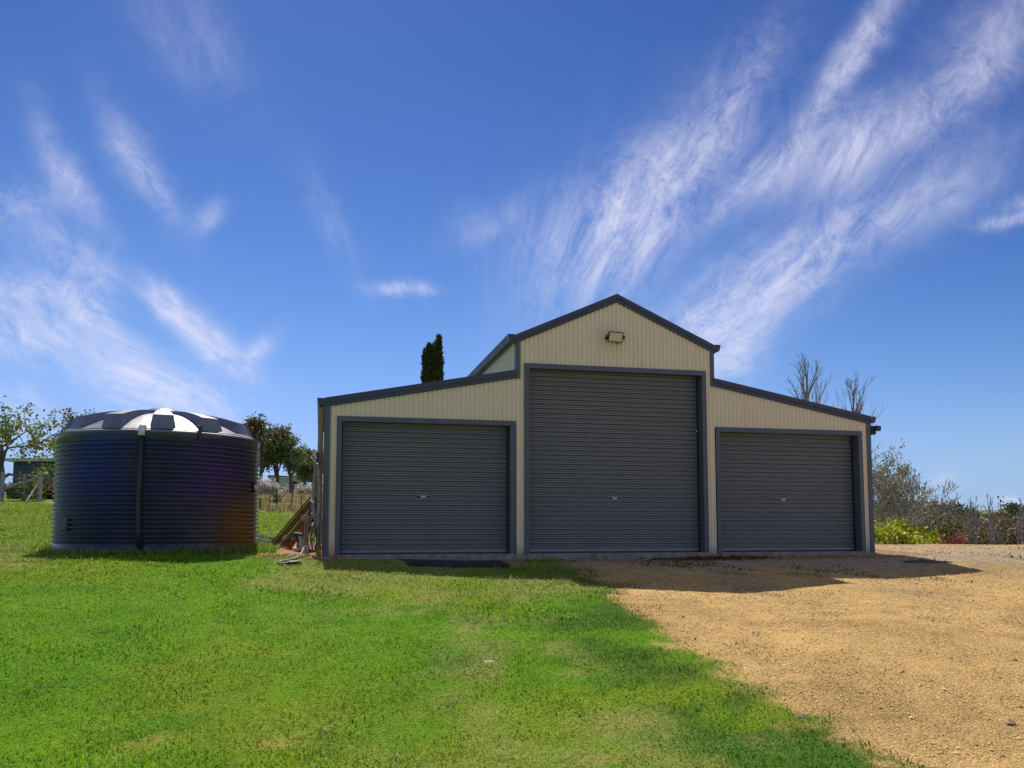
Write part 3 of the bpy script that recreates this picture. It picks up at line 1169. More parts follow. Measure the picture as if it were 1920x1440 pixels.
# ------------------------------------------------------------------ water tank
def tank_mat():
    """dark ribbed polyethylene, tinted unevenly: navy, plum and a brown patch low on the side facing the shed"""
    m, N, b, out = new_mat('tank_wall')
    tcn = N.n('ShaderNodeTexCoord')
    vec = tcn.outputs['Object']
    sp = N.n('ShaderNodeSeparateXYZ')
    N.link(vec, sp.inputs[0])
    nz = N.noise(vec, 1.1, 4, .6)
    nf = N.noise(vec, 22, 4, .6)
    base = N.mix(N.ss(nz.outputs[0], .35, .65), (.030, .036, .058, 1), (.042, .048, .072, 1))
    ang = N.m('ARCTAN2', sp.outputs[0], N.m('MULTIPLY', sp.outputs[1], -1))
    wob = N.m('MULTIPLY', N.m('SUBTRACT', nz.outputs[0], .5), .9)

    def blob(ac, zc, wa, wz):
        a = N.m('DIVIDE', N.m('ADD', N.m('SUBTRACT', ang, ac), wob), wa)
        z = N.m('DIVIDE', N.m('ADD', N.m('SUBTRACT', sp.outputs[2], zc), wob), wz)
        r = N.m('ADD', N.m('MULTIPLY', a, a), N.m('MULTIPLY', z, z))
        return N.m('EXPONENT', N.m('MULTIPLY', r, -1))
    c = N.mix(N.m('MULTIPLY', blob(-.25, 1.5, .35, .7), .8), base, (.018, .042, .24, 1))
    c = N.mix(N.m('MULTIPLY', blob(.95, 1.4, .45, .6), .75), c, (.085, .036, .17, 1))
    c = N.mix(N.m('MULTIPLY', blob(1.35, .5, .42, .6), .9), c, (.24, .125, .03, 1))
    c = N.mix(N.m('MULTIPLY', N.ss(sp.outputs[2], .25, .0), N.ss(nf.outputs[0], .4, .7)), c, (.09, .075, .05, 1))
    N.link(c, b.inputs['Base Color'])
    N.put(b.inputs['Roughness'], N.m('ADD', .16, N.m('MULTIPLY', nf.outputs[0], .14)))
    b.inputs['Specular IOR Level'].default_value = .45
    return m


M_TANK = tank_mat()
M_LID = simple('tank_lid', (.17, .185, .235), .42, 0, .14, 5, .15, 30, dirt=(.34, .34, .35, .5), spec=.5)
TZ = gz(TKX, TKY - 1.0) - .03
tank = thing('water_tank', (TKX, TKY, TZ), 'large round dark ribbed plastic rainwater tank with silvery ribbed domed lid on the lawn', 'water tank')
R0, WALLH = 1.715, 2.06
prof = [(R0 + .012, -.25), (R0 + .012, .20), (R0 + .006, .215)]
nr = 22
p = (WALLH - .15 - .22) / nr
for i in range(nr):
    z0 = .22 + i * p
    for t, r in ((.0, -.020), (.12, -.016), (.28, .014), (.42, .028), (.58, .028), (.72, .014), (.88, -.016)):
        prof.append((R0 + r, z0 + t * p))
prof += [(R0 - .012, WALLH - .15), (R0 + .014, WALLH - .135), (R0 + .016, WALLH)]
MB().lathe(prof, 128).build('tank_wall', M_TANK, tank, smooth=True)
lip = MB().lathe([(R0 + .016, WALLH + .002), (R0 + .034, WALLH + .004), (R0 + .036, WALLH + .03), (R0 - .03, WALLH + .05)], 128)
lip.build('lid_rim', M_LID, tank, smooth=False)
# the lid: a dome with twelve raised radial ribs that end in sloping blocks at the rim
NRIB, OFF = 12, radians(-97)
thetas = []
for k in range(NRIB):
    c_ = OFF + k * 2 * pi / NRIB
    for da in (-7.4, -6.0, -3, 0, 3, 6.0, 7.4):
        thetas.append((c_ + radians(da), abs(da) < 7))
    for da in (11, 15, 19):
        thetas.append((c_ + radians(da), False))
rads = [.0, .16, .30, .45, .60, .75, .90, 1.05, 1.2, 1.33, 1.44, 1.52, 1.60, 1.66, R0 - .03]


def dome(r):
    q = r / R0
    return WALLH + .045 + .46 * (1 - q * q)


vs = []
for r in rads:
    for th, on in thetas:
        z = dome(r)
        if on and .2 < r < 1.54:
            q = r / 1.53
            z = dome(r * .86) + .085 * (1 - .6 * (1 - q))
        vs.append((r * cos(th), r * sin(th), z))
nt = len(thetas)
fs = []
for i in range(len(rads) - 1):
    for k in range(nt):
        a, b = i * nt + k, i * nt + (k + 1) % nt
        fs.append((a, b, b + nt, a + nt))
MB().add(vs, fs).build('lid', M_LID, tank)
MB().lathe([(.02, dome(0) + .10), (.24, dome(0) + .09), (.30, dome(0) + .05), (.31, dome(0) - .02)], 32).build('access_hatch', M_LID, tank)


def tank_pt(px, z, dr=0.0):
    """point on the tank's front at the bearing of a photo column, height z above its base"""
    d = ray(px, 900)
    dx_, dy_ = d.x / d.y, 1.0
    n = math.hypot(dx_, dy_)
    dx_, dy_ = dx_ / n, dy_ / n
    bb = -(dx_ * TKX + dy_ * TKY)
    cc = TKX ** 2 + TKY ** 2 - (R0 + dr) ** 2
    t = -bb - math.sqrt(max(0, bb * bb - cc))
    return Vector((dx_ * t - TKX, dy_ * t - TKY, z))


pa = tank_pt(262, WALLH - .02, .07)
pb = tank_pt(261, .9, .06)
pc = tank_pt(263, .45, .07)
pd = tank_pt(267, .02, .09)
od = MB().tube([pa + Vector((0, 0, -.02)), tank_pt(262, 1.4, .07), pb, pc, pd], [.040] * 5, 14)
od.build('overflow_pipe', M_BLACK, tank, smooth=True)
n0 = Vector((pa.x, pa.y, 0)).normalized()
eb = MB().tube([pa + Vector((0, 0, -.05)), pa + Vector((0, 0, .03)), pa - n0 * .015 + Vector((0, 0, .075)), pa - n0 * .06 + Vector((0, 0, .10)), pa - n0 * .16 + Vector((0, 0, .10))], [.055, .055, .056, .055, .055], 16)
eb.build('elbow', M_WHITE, tank, smooth=True)
MB().tube([pd + Vector((0, 0, .10)), pd + Vector((0, 0, -.05))], .06, 12).build('pipe_collar', M_BLACK, tank)
hz_ = []
for q, px in enumerate((270, 300, 335, 372)):
    hz_.append(tank_pt(px, .085 - .03 * q, .10 + .07 * q))
MB().tube(hz_, .022, 8).build('outlet_pipe', M_BLACK, tank, smooth=True)
lb = tank_pt(372, WALLH - .01, .03)
lb_n = Vector((lb.x, lb.y, 0)).normalized()
MB().bar(lb + Vector((0, 0, -.09)), lb + Vector((0, 0, .14)), .05, .04, lb_n).bar(lb + Vector((0, 0, .14)), lb - lb_n * .10 + Vector((0, 0, .155)), .05, .03).build('lid_clamp', M_BLACK, tank)
fp = tank_pt(474.5, 1.22, .0)
fn = Vector((fp.x, fp.y, 0)).normalized()
MB().disc(fp - fn * .03, fn, .085, 20, .075).build('inlet_flange', M_BLACK, tank)
MB().disc(fp + fn * .046, fn, .055, 20, .04).build('inlet_cap', M_WHITE, tank)
lp = tank_pt(124, .55, .026)
ln_ = Vector((lp.x, lp.y, 0)).normalized()
lt_ = Vector((-ln_.y, ln_.x, 0))
lm = MB()
lm.add([lp + lt_ * sx0 * .09 + Vector((0, 0, z)) + ln_ * o for o in (-.03, .006) for sx0, z in ((-1, -.11), (1, -.11), (1, .11), (-1, .11))],
       [(0, 3, 2, 1), (4, 5, 6, 7), (0, 1, 5, 4), (1, 2, 6, 5), (2, 3, 7, 6), (3, 0, 4, 7)])
lm.build('moulded_plate', simple('plate_grey', (.05, .05, .055), .5), tank)

# ------------------------------------------------------------------ vegetation
def tubes_np(paths, sides=5):
    """paths: list of (pts, radii) -> verts, quads"""
    V, F = [], []
    o = 0
    for pts, rr in paths:
        pts = np.array(pts, float)
        k = len(pts)
        d = np.gradient(pts, axis=0)
        d /= np.linalg.norm(d, axis=1)[:, None] + 1e-9
        ref = np.where(np.abs(d[:, 2:3]) < .9, np.array([[0, 0, 1.]]), np.array([[1., 0, 0]]))
        a = np.cross(d, ref)
        a /= np.linalg.norm(a, axis=1)[:, None] + 1e-9
        b = np.cross(d, a)
        t = np.arange(sides) * 2 * pi / sides
        ring = pts[:, None] + (a[:, None] * np.cos(t)[None, :, None] + b[:, None] * np.sin(t)[None, :, None]) * np.array(rr)[:, None, None]
        V.append(ring.reshape(-1, 3))
        i = np.arange(k - 1)[:, None] * sides + np.arange(sides)[None]
        j = np.arange(k - 1)[:, None] * sides + (np.arange(sides)[None] + 1) % sides
        F.append(np.stack([i, j, j + sides, i + sides], -1).reshape(-1, 4) + o)
        o += k * sides
    return np.concatenate(V), np.concatenate(F)


def branch(out, tips, rnd, p, d, L, r, lev, spec):
    """grow a limb; spec: per-level (children, angle, length ratio, curl, up)"""
    ch, angd, lr, curl, up = spec[lev][:5]
    n = 10 if lev == 0 else max(3, int(5 - lev * .5))
    pts, rr = [tuple(p)], [r]
    d = d.copy()
    marks = []
    for i in range(1, n + 1):
        d = d + Vector((rnd.gauss(0, curl), rnd.gauss(0, curl), rnd.gauss(0, curl) + up))
        d.normalize()
        p = p + d * (L / n)
        pts.append(tuple(p))
        rr.append(r * (1 - .75 * i / n) if lev else r * (1 - .6 * i / n))
        marks.append((p.copy(), d.copy(), rr[-1], i / n))
    out.append((pts, rr))
    if lev + 1 >= len(spec):
        for m_ in marks[1:]:
            tips.append(tuple(m_[0]))
        return
    row = spec[lev]
    taper = row[5] if len(row) > 5 else .3
    st0 = row[6] if len(row) > 6 else .3
    for c in range(ch):
        m_ = marks[min(n - 1, int(n * (st0 + (1 - st0) * (c + rnd.random()) / ch)))]
        ax = m_[1].orthogonal().normalized()
        ax.rotate(Matrix.Rotation(rnd.random() * 2 * pi, 3, m_[1]))
        nd = m_[1].copy()
        nd.rotate(Matrix.Rotation(radians(angd * (.6 + .8 * rnd.random())), 3, ax))
        branch(out, tips, rnd, m_[0], nd, L * lr * (.7 + .6 * rnd.random()) * (1.15 - taper * m_[3]), max(m_[2] * .75, .004), lev + 1, spec)


def leaves_np(pts, size, rng, aspect=2.0, droop=0.0, flat=0.0):
    """rhombus leaves at points; verts 4 each"""
    n = len(pts)
    a = rng.normal(size=(n, 3))
    a[:, 2] = a[:, 2] * (1 - flat) - droop
    a /= np.linalg.norm(a, axis=1)[:, None] + 1e-9
    b = np.cross(a, rng.normal(size=(n, 3)))
    b /= np.linalg.norm(b, axis=1)[:, None] + 1e-9
    s = (size * (.6 + .8 * rng.rand(n)))[:, None]
    P = np.stack([pts, pts + a * s * .5 + b * s / aspect * .5, pts + a * s, pts + a * s * .5 - b * s / aspect * .5], 1)
    F = (np.arange(n) * 4)[:, None] + np.arange(4)[None]
    return P.reshape(-1, 3), F


M_LEAF = leaf_mat('foliage', .30, .5)
M_BARK = simple('bark', (.13, .105, .085), .9, 0, .35, 4, .5, 25)
M_BARKPALE = simple('pale_bark', (.40, .36, .31), .85, 0, .3, 3, .4, 25)
M_TWIG = simple('bare_twig', (.29, .245, .205), .9, 0, .25, 3)


def leaf_cols(n, col, var, rng, alt=None, altp=0.0):
    c = np.array(col)[None] * (1 - var + 2 * var * rng.rand(n))[:, None] * (1 + (rng.rand(n, 3) - .5) * .2)
    if alt is not None:
        k = rng.rand(n) < altp
        c[k] = np.array(alt)[None] * (.7 + .6 * rng.rand(k.sum()))[:, None]
    return np.clip(c, 0, .9)


def plant(name, base, label, cat, spec, height, r, seed, leaf=None, group=None, bark=None, lean=(0, 0), stems=1, spread=.25, trunk_sides=6, crown='crown', trunk='trunk', widen=None, rmin=.004):
    """tree or shrub: Empty at its foot > trunk (with limbs and twigs), crown (leaves)
    leaf = (count per tip, size, scatter, colour, var, alt colour, alt share, aspect, droop)"""
    t = thing(name, base, label, cat, group)
    rnd = random.Random(seed)
    rng = np.random.RandomState(seed)
    out, tips = [], []
    for k in range(stems):
        d = Vector((lean[0] + rnd.gauss(0, spread) * (stems > 1), lean[1] + rnd.gauss(0, spread) * (stems > 1), 1)).normalized()
        branch(out, tips, rnd, Vector((rnd.gauss(0, .12) * (stems > 1), rnd.gauss(0, .12) * (stems > 1), -.1)), d, height * (.85 + .2 * rnd.random() if stems > 1 else 1), r, 0, spec)
    # bring the grown skeleton to the wanted height (leaf clumps reach a little above the tips)
    zt = max(p_[2] for pts_, _ in out for p_ in pts_)
    zs = (height - (leaf[2] if leaf else 0)) / zt
    xs_ = zs ** .5 if widen is None else widen
    sc_ = lambda p_: (p_[0] * xs_, p_[1] * xs_, p_[2] * zs)
    out = [([sc_(p_) for p_ in pts_], [max(q_, rmin) for q_ in rr_]) for pts_, rr_ in out]
    tips = [sc_(p_) for p_ in tips]
    big = [q for q in out if q[1][0] > .02]
    small = [q for q in out if q[1][0] <= .02]
    V, F = [], []
    o = 0
    for grp, sd_n in ((big, trunk_sides), (small, 3)):
        if grp:
            v, f = tubes_np(grp, sd_n)
            V.append(v)
            F.append(f + o)
            o += len(v)
    np_mesh(trunk, np.concatenate(V), np.concatenate(F), bark or M_BARK, None, t, smooth=True)
    if leaf:
        cnt, size, scat, col, var, alt, altp, asp, droop = leaf
        tp = np.array(tips)
        P = np.repeat(tp, cnt, 0) + rng.normal(size=(len(tp) * cnt, 3)) * scat
        v, f = leaves_np(P, size, rng, asp, droop)
        # colour drifts from clump to clump as well as leaf to leaf
        clump = (.75 + .5 * rng.rand(len(tp)))
        cc = leaf_cols(len(P), col, var, rng, alt, altp) * np.repeat(clump, cnt)[:, None]
        np_mesh(crown, v, f, M_LEAF, np.repeat(np.clip(cc, 0, .9), 4, 0), t)
    return t


def foot(px, Y, sink=.05):
    p = at(px, 900, Y)
    return (p.x, Y, gz(p.x, Y) - sink)


def top_h(px, py, Y):
    p = at(px, py, Y)
    return p.z - gz(p.x, Y)


# spec rows: children, angle, length ratio, wobble, upward pull
SP_OAK = [(7, 48, .62, .10, .05), (5, 45, .60, .16, .03), (4, 42, .55, .2, .02), (0, 0, 0, .25, 0)]
SP_GUM = [(10, 36, .46, .05, .04, .55, .30), (4, 38, .60, .14, .06), (4, 42, .55, .2, .02), (0, 0, 0, .25, -.03)]
SP_POP = [(34, 20, .40, .02, .03, .92, .10), (5, 20, .50, .06, .10, .5), (4, 22, .5, .08, .08), (0, 0, 0, .10, .05)]
SP_BARE = [(9, 22, .42, .05, .06, .8, .3), (4, 26, .55, .09, .08, .4), (3, 26, .5, .12, .06), (0, 0, 0, .14, .04)]
SP_SHRUB = [(6, 40, .55, .14, .03), (5, 45, .55, .22, .02), (0, 0, 0, .3, 0)]

# left side
plant('leafy_tree', foot(-4, 37), 'sparse bright green leafy tree at the left edge behind the fence', 'tree', [(9, 55, .66, .12, .02), (6, 46, .58, .17, .02), (4, 42, .52, .2, .02), (0, 0, 0, .25, 0)],
      top_h(60, 733, 37), .15, 24, (6, .17, .15, (.18, .24, .03), .35, (.34, .36, .05), .25, 1.7, .1), lean=(.0, 0), widen=.50, rmin=.009)
plant('plum_shrub', foot(92, 39), 'low plum-brown shrub tucked between the wire fence and the tank', 'shrub', SP_SHRUB, 1.0, .03, 12,
      (16, .11, .10, (.12, .10, .045), .4, (.30, .14, .12), .25, 1.6, 0), stems=6, spread=.5)
plant('olive_shrub', foot(40, 40), 'low olive green shrub below the leafy tree behind the fence', 'shrub', SP_SHRUB, .75, .03, 13,
      (14, .11, .10, (.17, .18, .04), .4, (.30, .26, .12), .25, 1.6, 0), stems=6, spread=.7)
plant('round_tree', foot(163, 62), 'brown round-topped tree showing just above the left of the tank lid', 'tree', [(9, 40, .45, .08, .08), (6, 42, .55, .16, .05), (5, 42, .5, .2, .02), (0, 0, 0, .25, 0)], top_h(163, 765, 62), .2, 14,
      (14, .20, .22, (.17, .125, .05), .4, (.27, .17, .07), .3, 1.6, 0), widen=.62)
GUMS = [(489, 776, 58, 15, 'tall rust-topped gum tree right beside the tank', (.12, .13, .045), (.24, .13, .06), .25, .85),
        (521, 800, 62, 16, 'dark gum tree in front of the left end of the far hut', (.115, .145, .045), (.19, .17, .06), .2, .8),
        (548, 796, 60, 17, 'airy green gum tree with a tufted top in front of the far hut', (.14, .175, .05), (.21, .19, .06), .2, .8),
        (574, 834, 64, 18, 'small olive gum tree near the planks leaning on the shed', (.15, .155, .045), (.26, .21, .06), .25, .85),
        (598, 842, 70, 20, 'pale green gum tree half hidden by the left corner of the shed', (.17, .18, .045), (.28, .24, .07), .25, .85)]
for px, py, Y, sd_, lab, c1, c2, ap, wd in GUMS:
    plant('gum_tree', foot(px, Y), lab, 'tree', SP_GUM, top_h(px, py, Y), .16, sd_, (10, .23, .20, c1, .4, c2, ap, 2.0, .3), group='gum trees on the rise', lean=(random.Random(sd_).gauss(0, .025), 0), widen=wd, rmin=.012)
plant('blossom_shrub', foot(495, 41), 'white blossoming shrub just right of the tank', 'shrub', SP_SHRUB, 1.15, .03, 21, (6, .09, .10, (.72, .66, .58), .2, (.20, .20, .07), .2, 1.4, 0), stems=6, spread=.3, group='white blossom shrubs')
plant('blossom_shrub', foot(577, 44), 'white blossoming shrub above the leaning planks', 'shrub', SP_SHRUB, .75, .03, 22, (4, .09, .12, (.66, .60, .50), .25, (.20, .20, .07), .35, 1.4, 0), stems=6, spread=.35, group='white blossom shrubs')

# spiky plant: strap leaves from one crown
yk = thing('spiky_plant', foot(519, 33.5), 'dark green spiky strap-leaved plant in the dry grass', 'plant')
rng = np.random.RandomState(31)
Pl, Fl = [], []
for k in range(90):
    a = rng.rand() * 2 * pi
    e = .2 + 1.25 * rng.rand()
    L = .75 * (.6 + .5 * rng.rand())
    d = np.array([cos(a) * cos(e), sin(a) * cos(e), sin(e)])
    sdv = np.array([-sin(a), cos(a), 0]) * .018
    m1 = d * L * .55
    tp_ = d * L + np.array([0, 0, -.18 * L * cos(e)])
    o = len(Pl)
    Pl += [-sdv, sdv, m1 + sdv, m1 - sdv, tp_]
    Fl += [(o, o + 1, o + 2), (o, o + 2, o + 3), (o + 3, o + 2, o + 4)]
np_mesh('strap_leaves', np.array(Pl), np.array(Fl), M_LEAF, leaf_cols(len(Pl), (.05, .085, .025), .3, rng), yk)

# conifer behind the roof
cy = thing('cypress_tree', foot(809, 31), 'dark pencil-shaped cypress rising above the left roof slope', 'tree')
rng = np.random.RandomState(41)
ch_ = top_h(809, 632, 31)
MB().tube([(0, 0, -.1), (0, 0, ch_ * .6), (0, 0, ch_ * .93)], [.14, .09, .02], 8).build('trunk', M_BARK, cy)
NS = 30000
hh2 = rng.rand(NS)
hh2 = np.where(rng.rand(NS) < .6, 1 - hh2 * .24, hh2)          # denser towards the part that shows over the roof
th2 = rng.rand(NS) * 2 * pi
zc_ = .2 + hh2 * (ch_ - .25)
below = ch_ - zc_
lobes = 1 - .16 * np.abs(np.sin(th2 * 2.5 + zc_ * 2.2))
rad = .38 * np.minimum(1, .42 + below * .40) * lobes * np.sqrt(rng.rand(NS)) ** .55
cpts = np.stack([rad * np.cos(th2), rad * np.sin(th2), zc_], 1)
# uneven spires make the top
SPR = ((-.30, .1, -.42), (-.12, -.2, -.30), (.06, .1, -.22), (.30, -.1, .06), (-.2, .25, -.45), (.17, .2, -.10), (.02, -.22, -.38))
for k, (ax, ay, dh) in enumerate(SPR):
    m_ = (below < 1.0) & (np.arange(NS) % len(SPR) == k)
    t_ = 1 - below[m_] / 1.0
    rr = .13 * (1 - t_) + .010
    cpts[m_] = np.stack([ax * .85 + rr * np.cos(th2[m_]) * rng.rand(m_.sum()), ay + rr * np.sin(th2[m_]) * rng.rand(m_.sum()), ch_ - 1.05 + (1.05 + dh) * t_], 1)
a = np.stack([np.cos(th2) * .5 + rng.normal(size=NS) * .3, np.sin(th2) * .5 + rng.normal(size=NS) * .3, 1.0 + .3 * rng.normal(size=NS)], 1)
a /= np.linalg.norm(a, axis=1)[:, None]
bvec = np.cross(a, rng.normal(size=(NS, 3)))
bvec /= np.linalg.norm(bvec, axis=1)[:, None]
sz = (.16 * (.5 + .8 * rng.rand(NS)))[:, None]
P = np.stack([cpts, cpts + a * sz * .5 + bvec * .022, cpts + a * sz, cpts + a * sz * .5 - bvec * .022], 1).reshape(-1, 3)
np_mesh('crown', P, (np.arange(NS) * 4)[:, None] + np.arange(4)[None], M_LEAF, np.repeat(leaf_cols(NS, (.042, .062, .02), .4, rng, (.14, .15, .035), .14), 4, 0), cy)

# right side
plant('bare_poplar', foot(1523, 50), 'taller bare poplar standing up behind the right roof slope', 'tree', SP_POP, top_h(1523, 648, 50), .15, 51, None, 'bare poplars behind the shed', M_TWIG, widen=.9, rmin=.0075)
plant('bare_poplar', foot(1601, 53), 'shorter bare poplar near the right end of the roof', 'tree', SP_POP, top_h(1601, 698, 53), .12, 57, None, 'bare poplars behind the shed', M_TWIG, widen=.85, rmin=.0075)
plant('bare_shrub_tree', foot(1662, 33), 'tall pale bare many-stemmed tree beside the right corner of the shed', 'tree', SP_BARE, top_h(1662, 826, 33), .045, 53, (1, .10, .08, (.19, .22, .06), .35, (.28, .26, .10), .3, 1.8, .1), None, M_BARKPALE, stems=8, spread=.13, widen=.95, rmin=.0105)
plant('bare_shrub_tree', foot(1712, 34), 'lower bare many-stemmed tree with pale twigs above the yellow-green bush', 'tree', SP_BARE, top_h(1712, 872, 34), .03, 59, None, None, M_BARKPALE, stems=5, spread=.16, widen=.9, rmin=.011)
plant('weeping_gum', foot(1688, 42), 'olive gum with drooping leaf clusters leaning right past the bare tree', 'tree', [(8, 38, .55, .10, .04), (4, 45, .6, .16, .0), (3, 45, .5, .2, -.06), (0, 0, 0, .25, -.1)], top_h(1740, 886, 42), .10, 54,
      (9, .17, .15, (.15, .14, .05), .35, (.28, .20, .08), .3, 2.2, .5), bark=M_BARKPALE, lean=(.26, 0), widen=.85)
for k, (px, py, Y, lab) in enumerate(((1656, 984, 29.0, 'lime green leafy bush touching the right corner of the shed'), (1684, 972, 30.5, 'tallest lime green bush under the bare many-stemmed tree'), (1718, 1003, 29.5, 'small yellow-green bush left of the red bush'))):
    plant('lime_bush', foot(px, Y), lab, 'bush', SP_SHRUB, top_h(px, py, Y), .03, 60 + k, (18, .12, .13, (.38, .42, .03), .35, (.58, .56, .06), .35, 1.7, 0), group='lime green bushes', stems=8, spread=.35)
plant('red_bush', foot(1767, 29.5), 'small red-leaved bush in front of the brown hedge', 'bush', SP_SHRUB, top_h(1767, 998, 29.5), .025, 65, (12, .08, .08, (.40, .09, .08), .35, (.28, .16, .08), .3, 1.6, 0), stems=5, spread=.28, widen=.7)
HED = [(1716, 950, 37, 'olive green dense shrub rising behind the lime bushes', (.15, .16, .035)), (1748, 962, 39, 'brown-green shrub directly behind the red bush', (.17, .145, .045)), (1785, 964, 38, 'brown hedge shrub right of the red bush', (.19, .15, .075)),
       (1822, 956, 40, 'brown hedge shrub around the first bare sapling', (.20, .155, .08)), (1858, 962, 39, 'brown hedge shrub around the second bare sapling', (.18, .145, .07)), (1896, 968, 40, 'brown hedge shrub at the right edge of the view', (.19, .155, .075)), (1940, 966, 39, 'brown hedge shrub cut off by the right edge', (.18, .145, .07))]
for k, (px, py, Y, lab, c1) in enumerate(HED):
    plant('hedge_shrub', foot(px, Y), lab, 'shrub', SP_SHRUB, top_h(px, py, Y), .04, 70 + k, (20, .13, .20, c1, .4, (.28, .21, .10), .3, 2.0, .1), group='brown hedge shrubs', stems=12, spread=.38, bark=M_TWIG, rmin=.008)
for k, (px, py, Y, lab) in enumerate(((1817, 925, 36, 'pale bare sapling, first one right of the red bush'), (1866, 922, 36.5, 'pale forked bare sapling, second one right of the red bush'), (1917, 930, 36, 'pale bare sapling at the right edge'))):
    plant('bare_sapling', foot(px, Y), lab, 'tree', [(10, 20, .36, .03, .05, .9, .2), (5, 22, .5, .08, .06), (0, 0, 0, .1, .04)], top_h(px, py, Y), .035, 80 + k, None, 'bare saplings in the hedge', M_BARKPALE, stems=2, spread=.05, widen=.9, rmin=.011)
FARS = [(1704, 942, 120, 'far dark green tree left of the far wispy gum'), (1745, 938, 150, 'far wispy gum above the green paddock'), (1795, 950, 160, 'far small round tree at the end of the green paddock'), (1900, 938, 130, 'far round spreading tree on the skyline at the right edge'), (1775, 941, 150, 'far leaning gum beside the wispy gum')]
for k, (px, py, Y, lab) in enumerate(FARS):
    plant('far_tree', foot(px, Y), lab, 'tree', [(7, 50, .55, .1, .03), (5, 45, .55, .16, .02), (0, 0, 0, .25, 0)], top_h(px, py, Y), .2, 90 + k, (16, .5, .5, (.11, .12, .06), .35, (.17, .16, .08), .2, 1.5, .1), 'far trees on the skyline', rmin=.03)

# far woodland along the ridge: one mass
rng = np.random.RandomState(99)
NW = 26000
tx = rng.rand(NW) * 900 - 200
wx_ = np.round(tx / 9) * 9 + rng.normal(size=NW) * 2.6
wy_ = 620 + 260 * fbm(wx_, wx_ * 0, .01, 3, 7) + rng.normal(size=NW) * 4
hgt_ = (5 + 7 * vnoise(np.round(tx / 9), np.round(tx / 9) * 0, .9, 3)) * rng.rand(NW) ** .7 * (fbm(np.round(tx / 9), np.round(tx / 9) * 0, .12, 2, 4) > .42)
wp = np.stack([wx_, wy_, terrain(wx_, wy_) + hgt_], 1)
v, f = leaves_np(wp, 2.2, rng, 1.3)
fw = np_mesh('far_woodland', v, f, M_LEAF, np.repeat(leaf_cols(NW, (.07, .085, .05), .3, rng), 4, 0))
tag(fw, kind='stuff')

# dry paddock grass, tall straw
rng = np.random.RandomState(101)
nD = 60000
dxp = rng.rand(nD) * 24 - 26 + 6
dyp = 26 + 20 * rng.rand(nD)
m_ = (dyp + .35 * dxp > 27) & (dxp / dyp > -.36) & (dxp / dyp < .0)
dxp, dyp = dxp[m_], dyp[m_]
dcol = leaf_cols(len(dxp), (.42, .35, .17), .3, rng, (.18, .20, .05), .2)
V, T, CC = blades(dxp, dyp, .10 + .22 * rng.rand(len(dxp)), .02 + .02 * rng.rand(len(dxp)), dcol, rng, .6)
tag(np_mesh('dry_grass', V, T, leaf_mat('dry_grass_blades', .3, .7), CC), kind='stuff')

# ------------------------------------------------------------------ fence, house and hut on the left
M_POST = simple('weathered_post', (.36, .34, .31), .9, 0, .3, 6, .4, 40)
M_WIRE = simple('fence_wire', (.33, .33, .33), .5, .5, .1)
FY = 36.0
fpx = [(-42, 888, .06), (5, 885, .085), (45, 889, .05), (75, 885, .10)]
fence = thing('wire_fence', foot(75, FY, 0), 'weathered post and wire fence ending in a thick strainer post left of the tank', 'fence')
FO = Vector(fence.location)
ftop = {}
for px, py, r in fpx:
    b_ = Vector(foot(px, FY, .2)) - FO
    h_ = top_h(px, py, FY)
    MB().tube([b_, b_ + Vector((0, 0, .2 + h_ - .02)), b_ + Vector((0, 0, .2 + h_))], [r * 1.05, r, r * .8], 8).build('post', M_POST, fence)
    ftop[px] = (b_ + Vector((0, 0, .2)), h_)
q1, q0_ = ftop[75], ftop[5]
MB().tube([q1[0] + Vector((-.05, 0, q1[1] * .80)), q0_[0] + Vector((.05, 0, q0_[1] * .42))], .045, 8).build('brace', M_POST, fence)
wp_ = Vector(foot(51, FY - 1.0, 0)) - FO
MB().tube([q1[0] + Vector((-.06, -.03, q1[1] * .62)), wp_], .036, 8).build('strut', M_WHITE, fence)
for k in range(6):
    f = .18 + .145 * k
    pts = []
    for px in (75, 45, 5, -42):
        b_, h_ = ftop[px]
        pts.append(b_ + Vector((0, -.06, 1.22 * f)))
    MB().tube(pts, .0085, 4).build('wire', M_WIRE, fence)

wf = thing('stake_fence', foot(545, 31, 0), 'thin dark steel stake fence across the edge of the dry paddock', 'fence')
WO = Vector(wf.location)
tops = []
for px, hh_s, r, ln in ((470, .8, .02, 0), (489, .42, .045, 0), (506, .8, .016, .02), (520, .82, .016, -.02), (545, .95, .022, .12), (566, .8, .018, 0)):
    b_ = Vector(foot(px, 31, .1)) - WO
    t_ = b_ + Vector((ln, 0, .1 + hh_s))
    MB().tube([b_, t_], r, 6).build('post', M_BLACK if r < .04 else M_BARK, wf)
    tops.append((b_, t_))
for k in range(3):
    MB().tube([b_ + (t_ - b_) * (.35 + .22 * k) for b_, t_ in tops], .004, 3).build('wire', M_WIRE, wf)

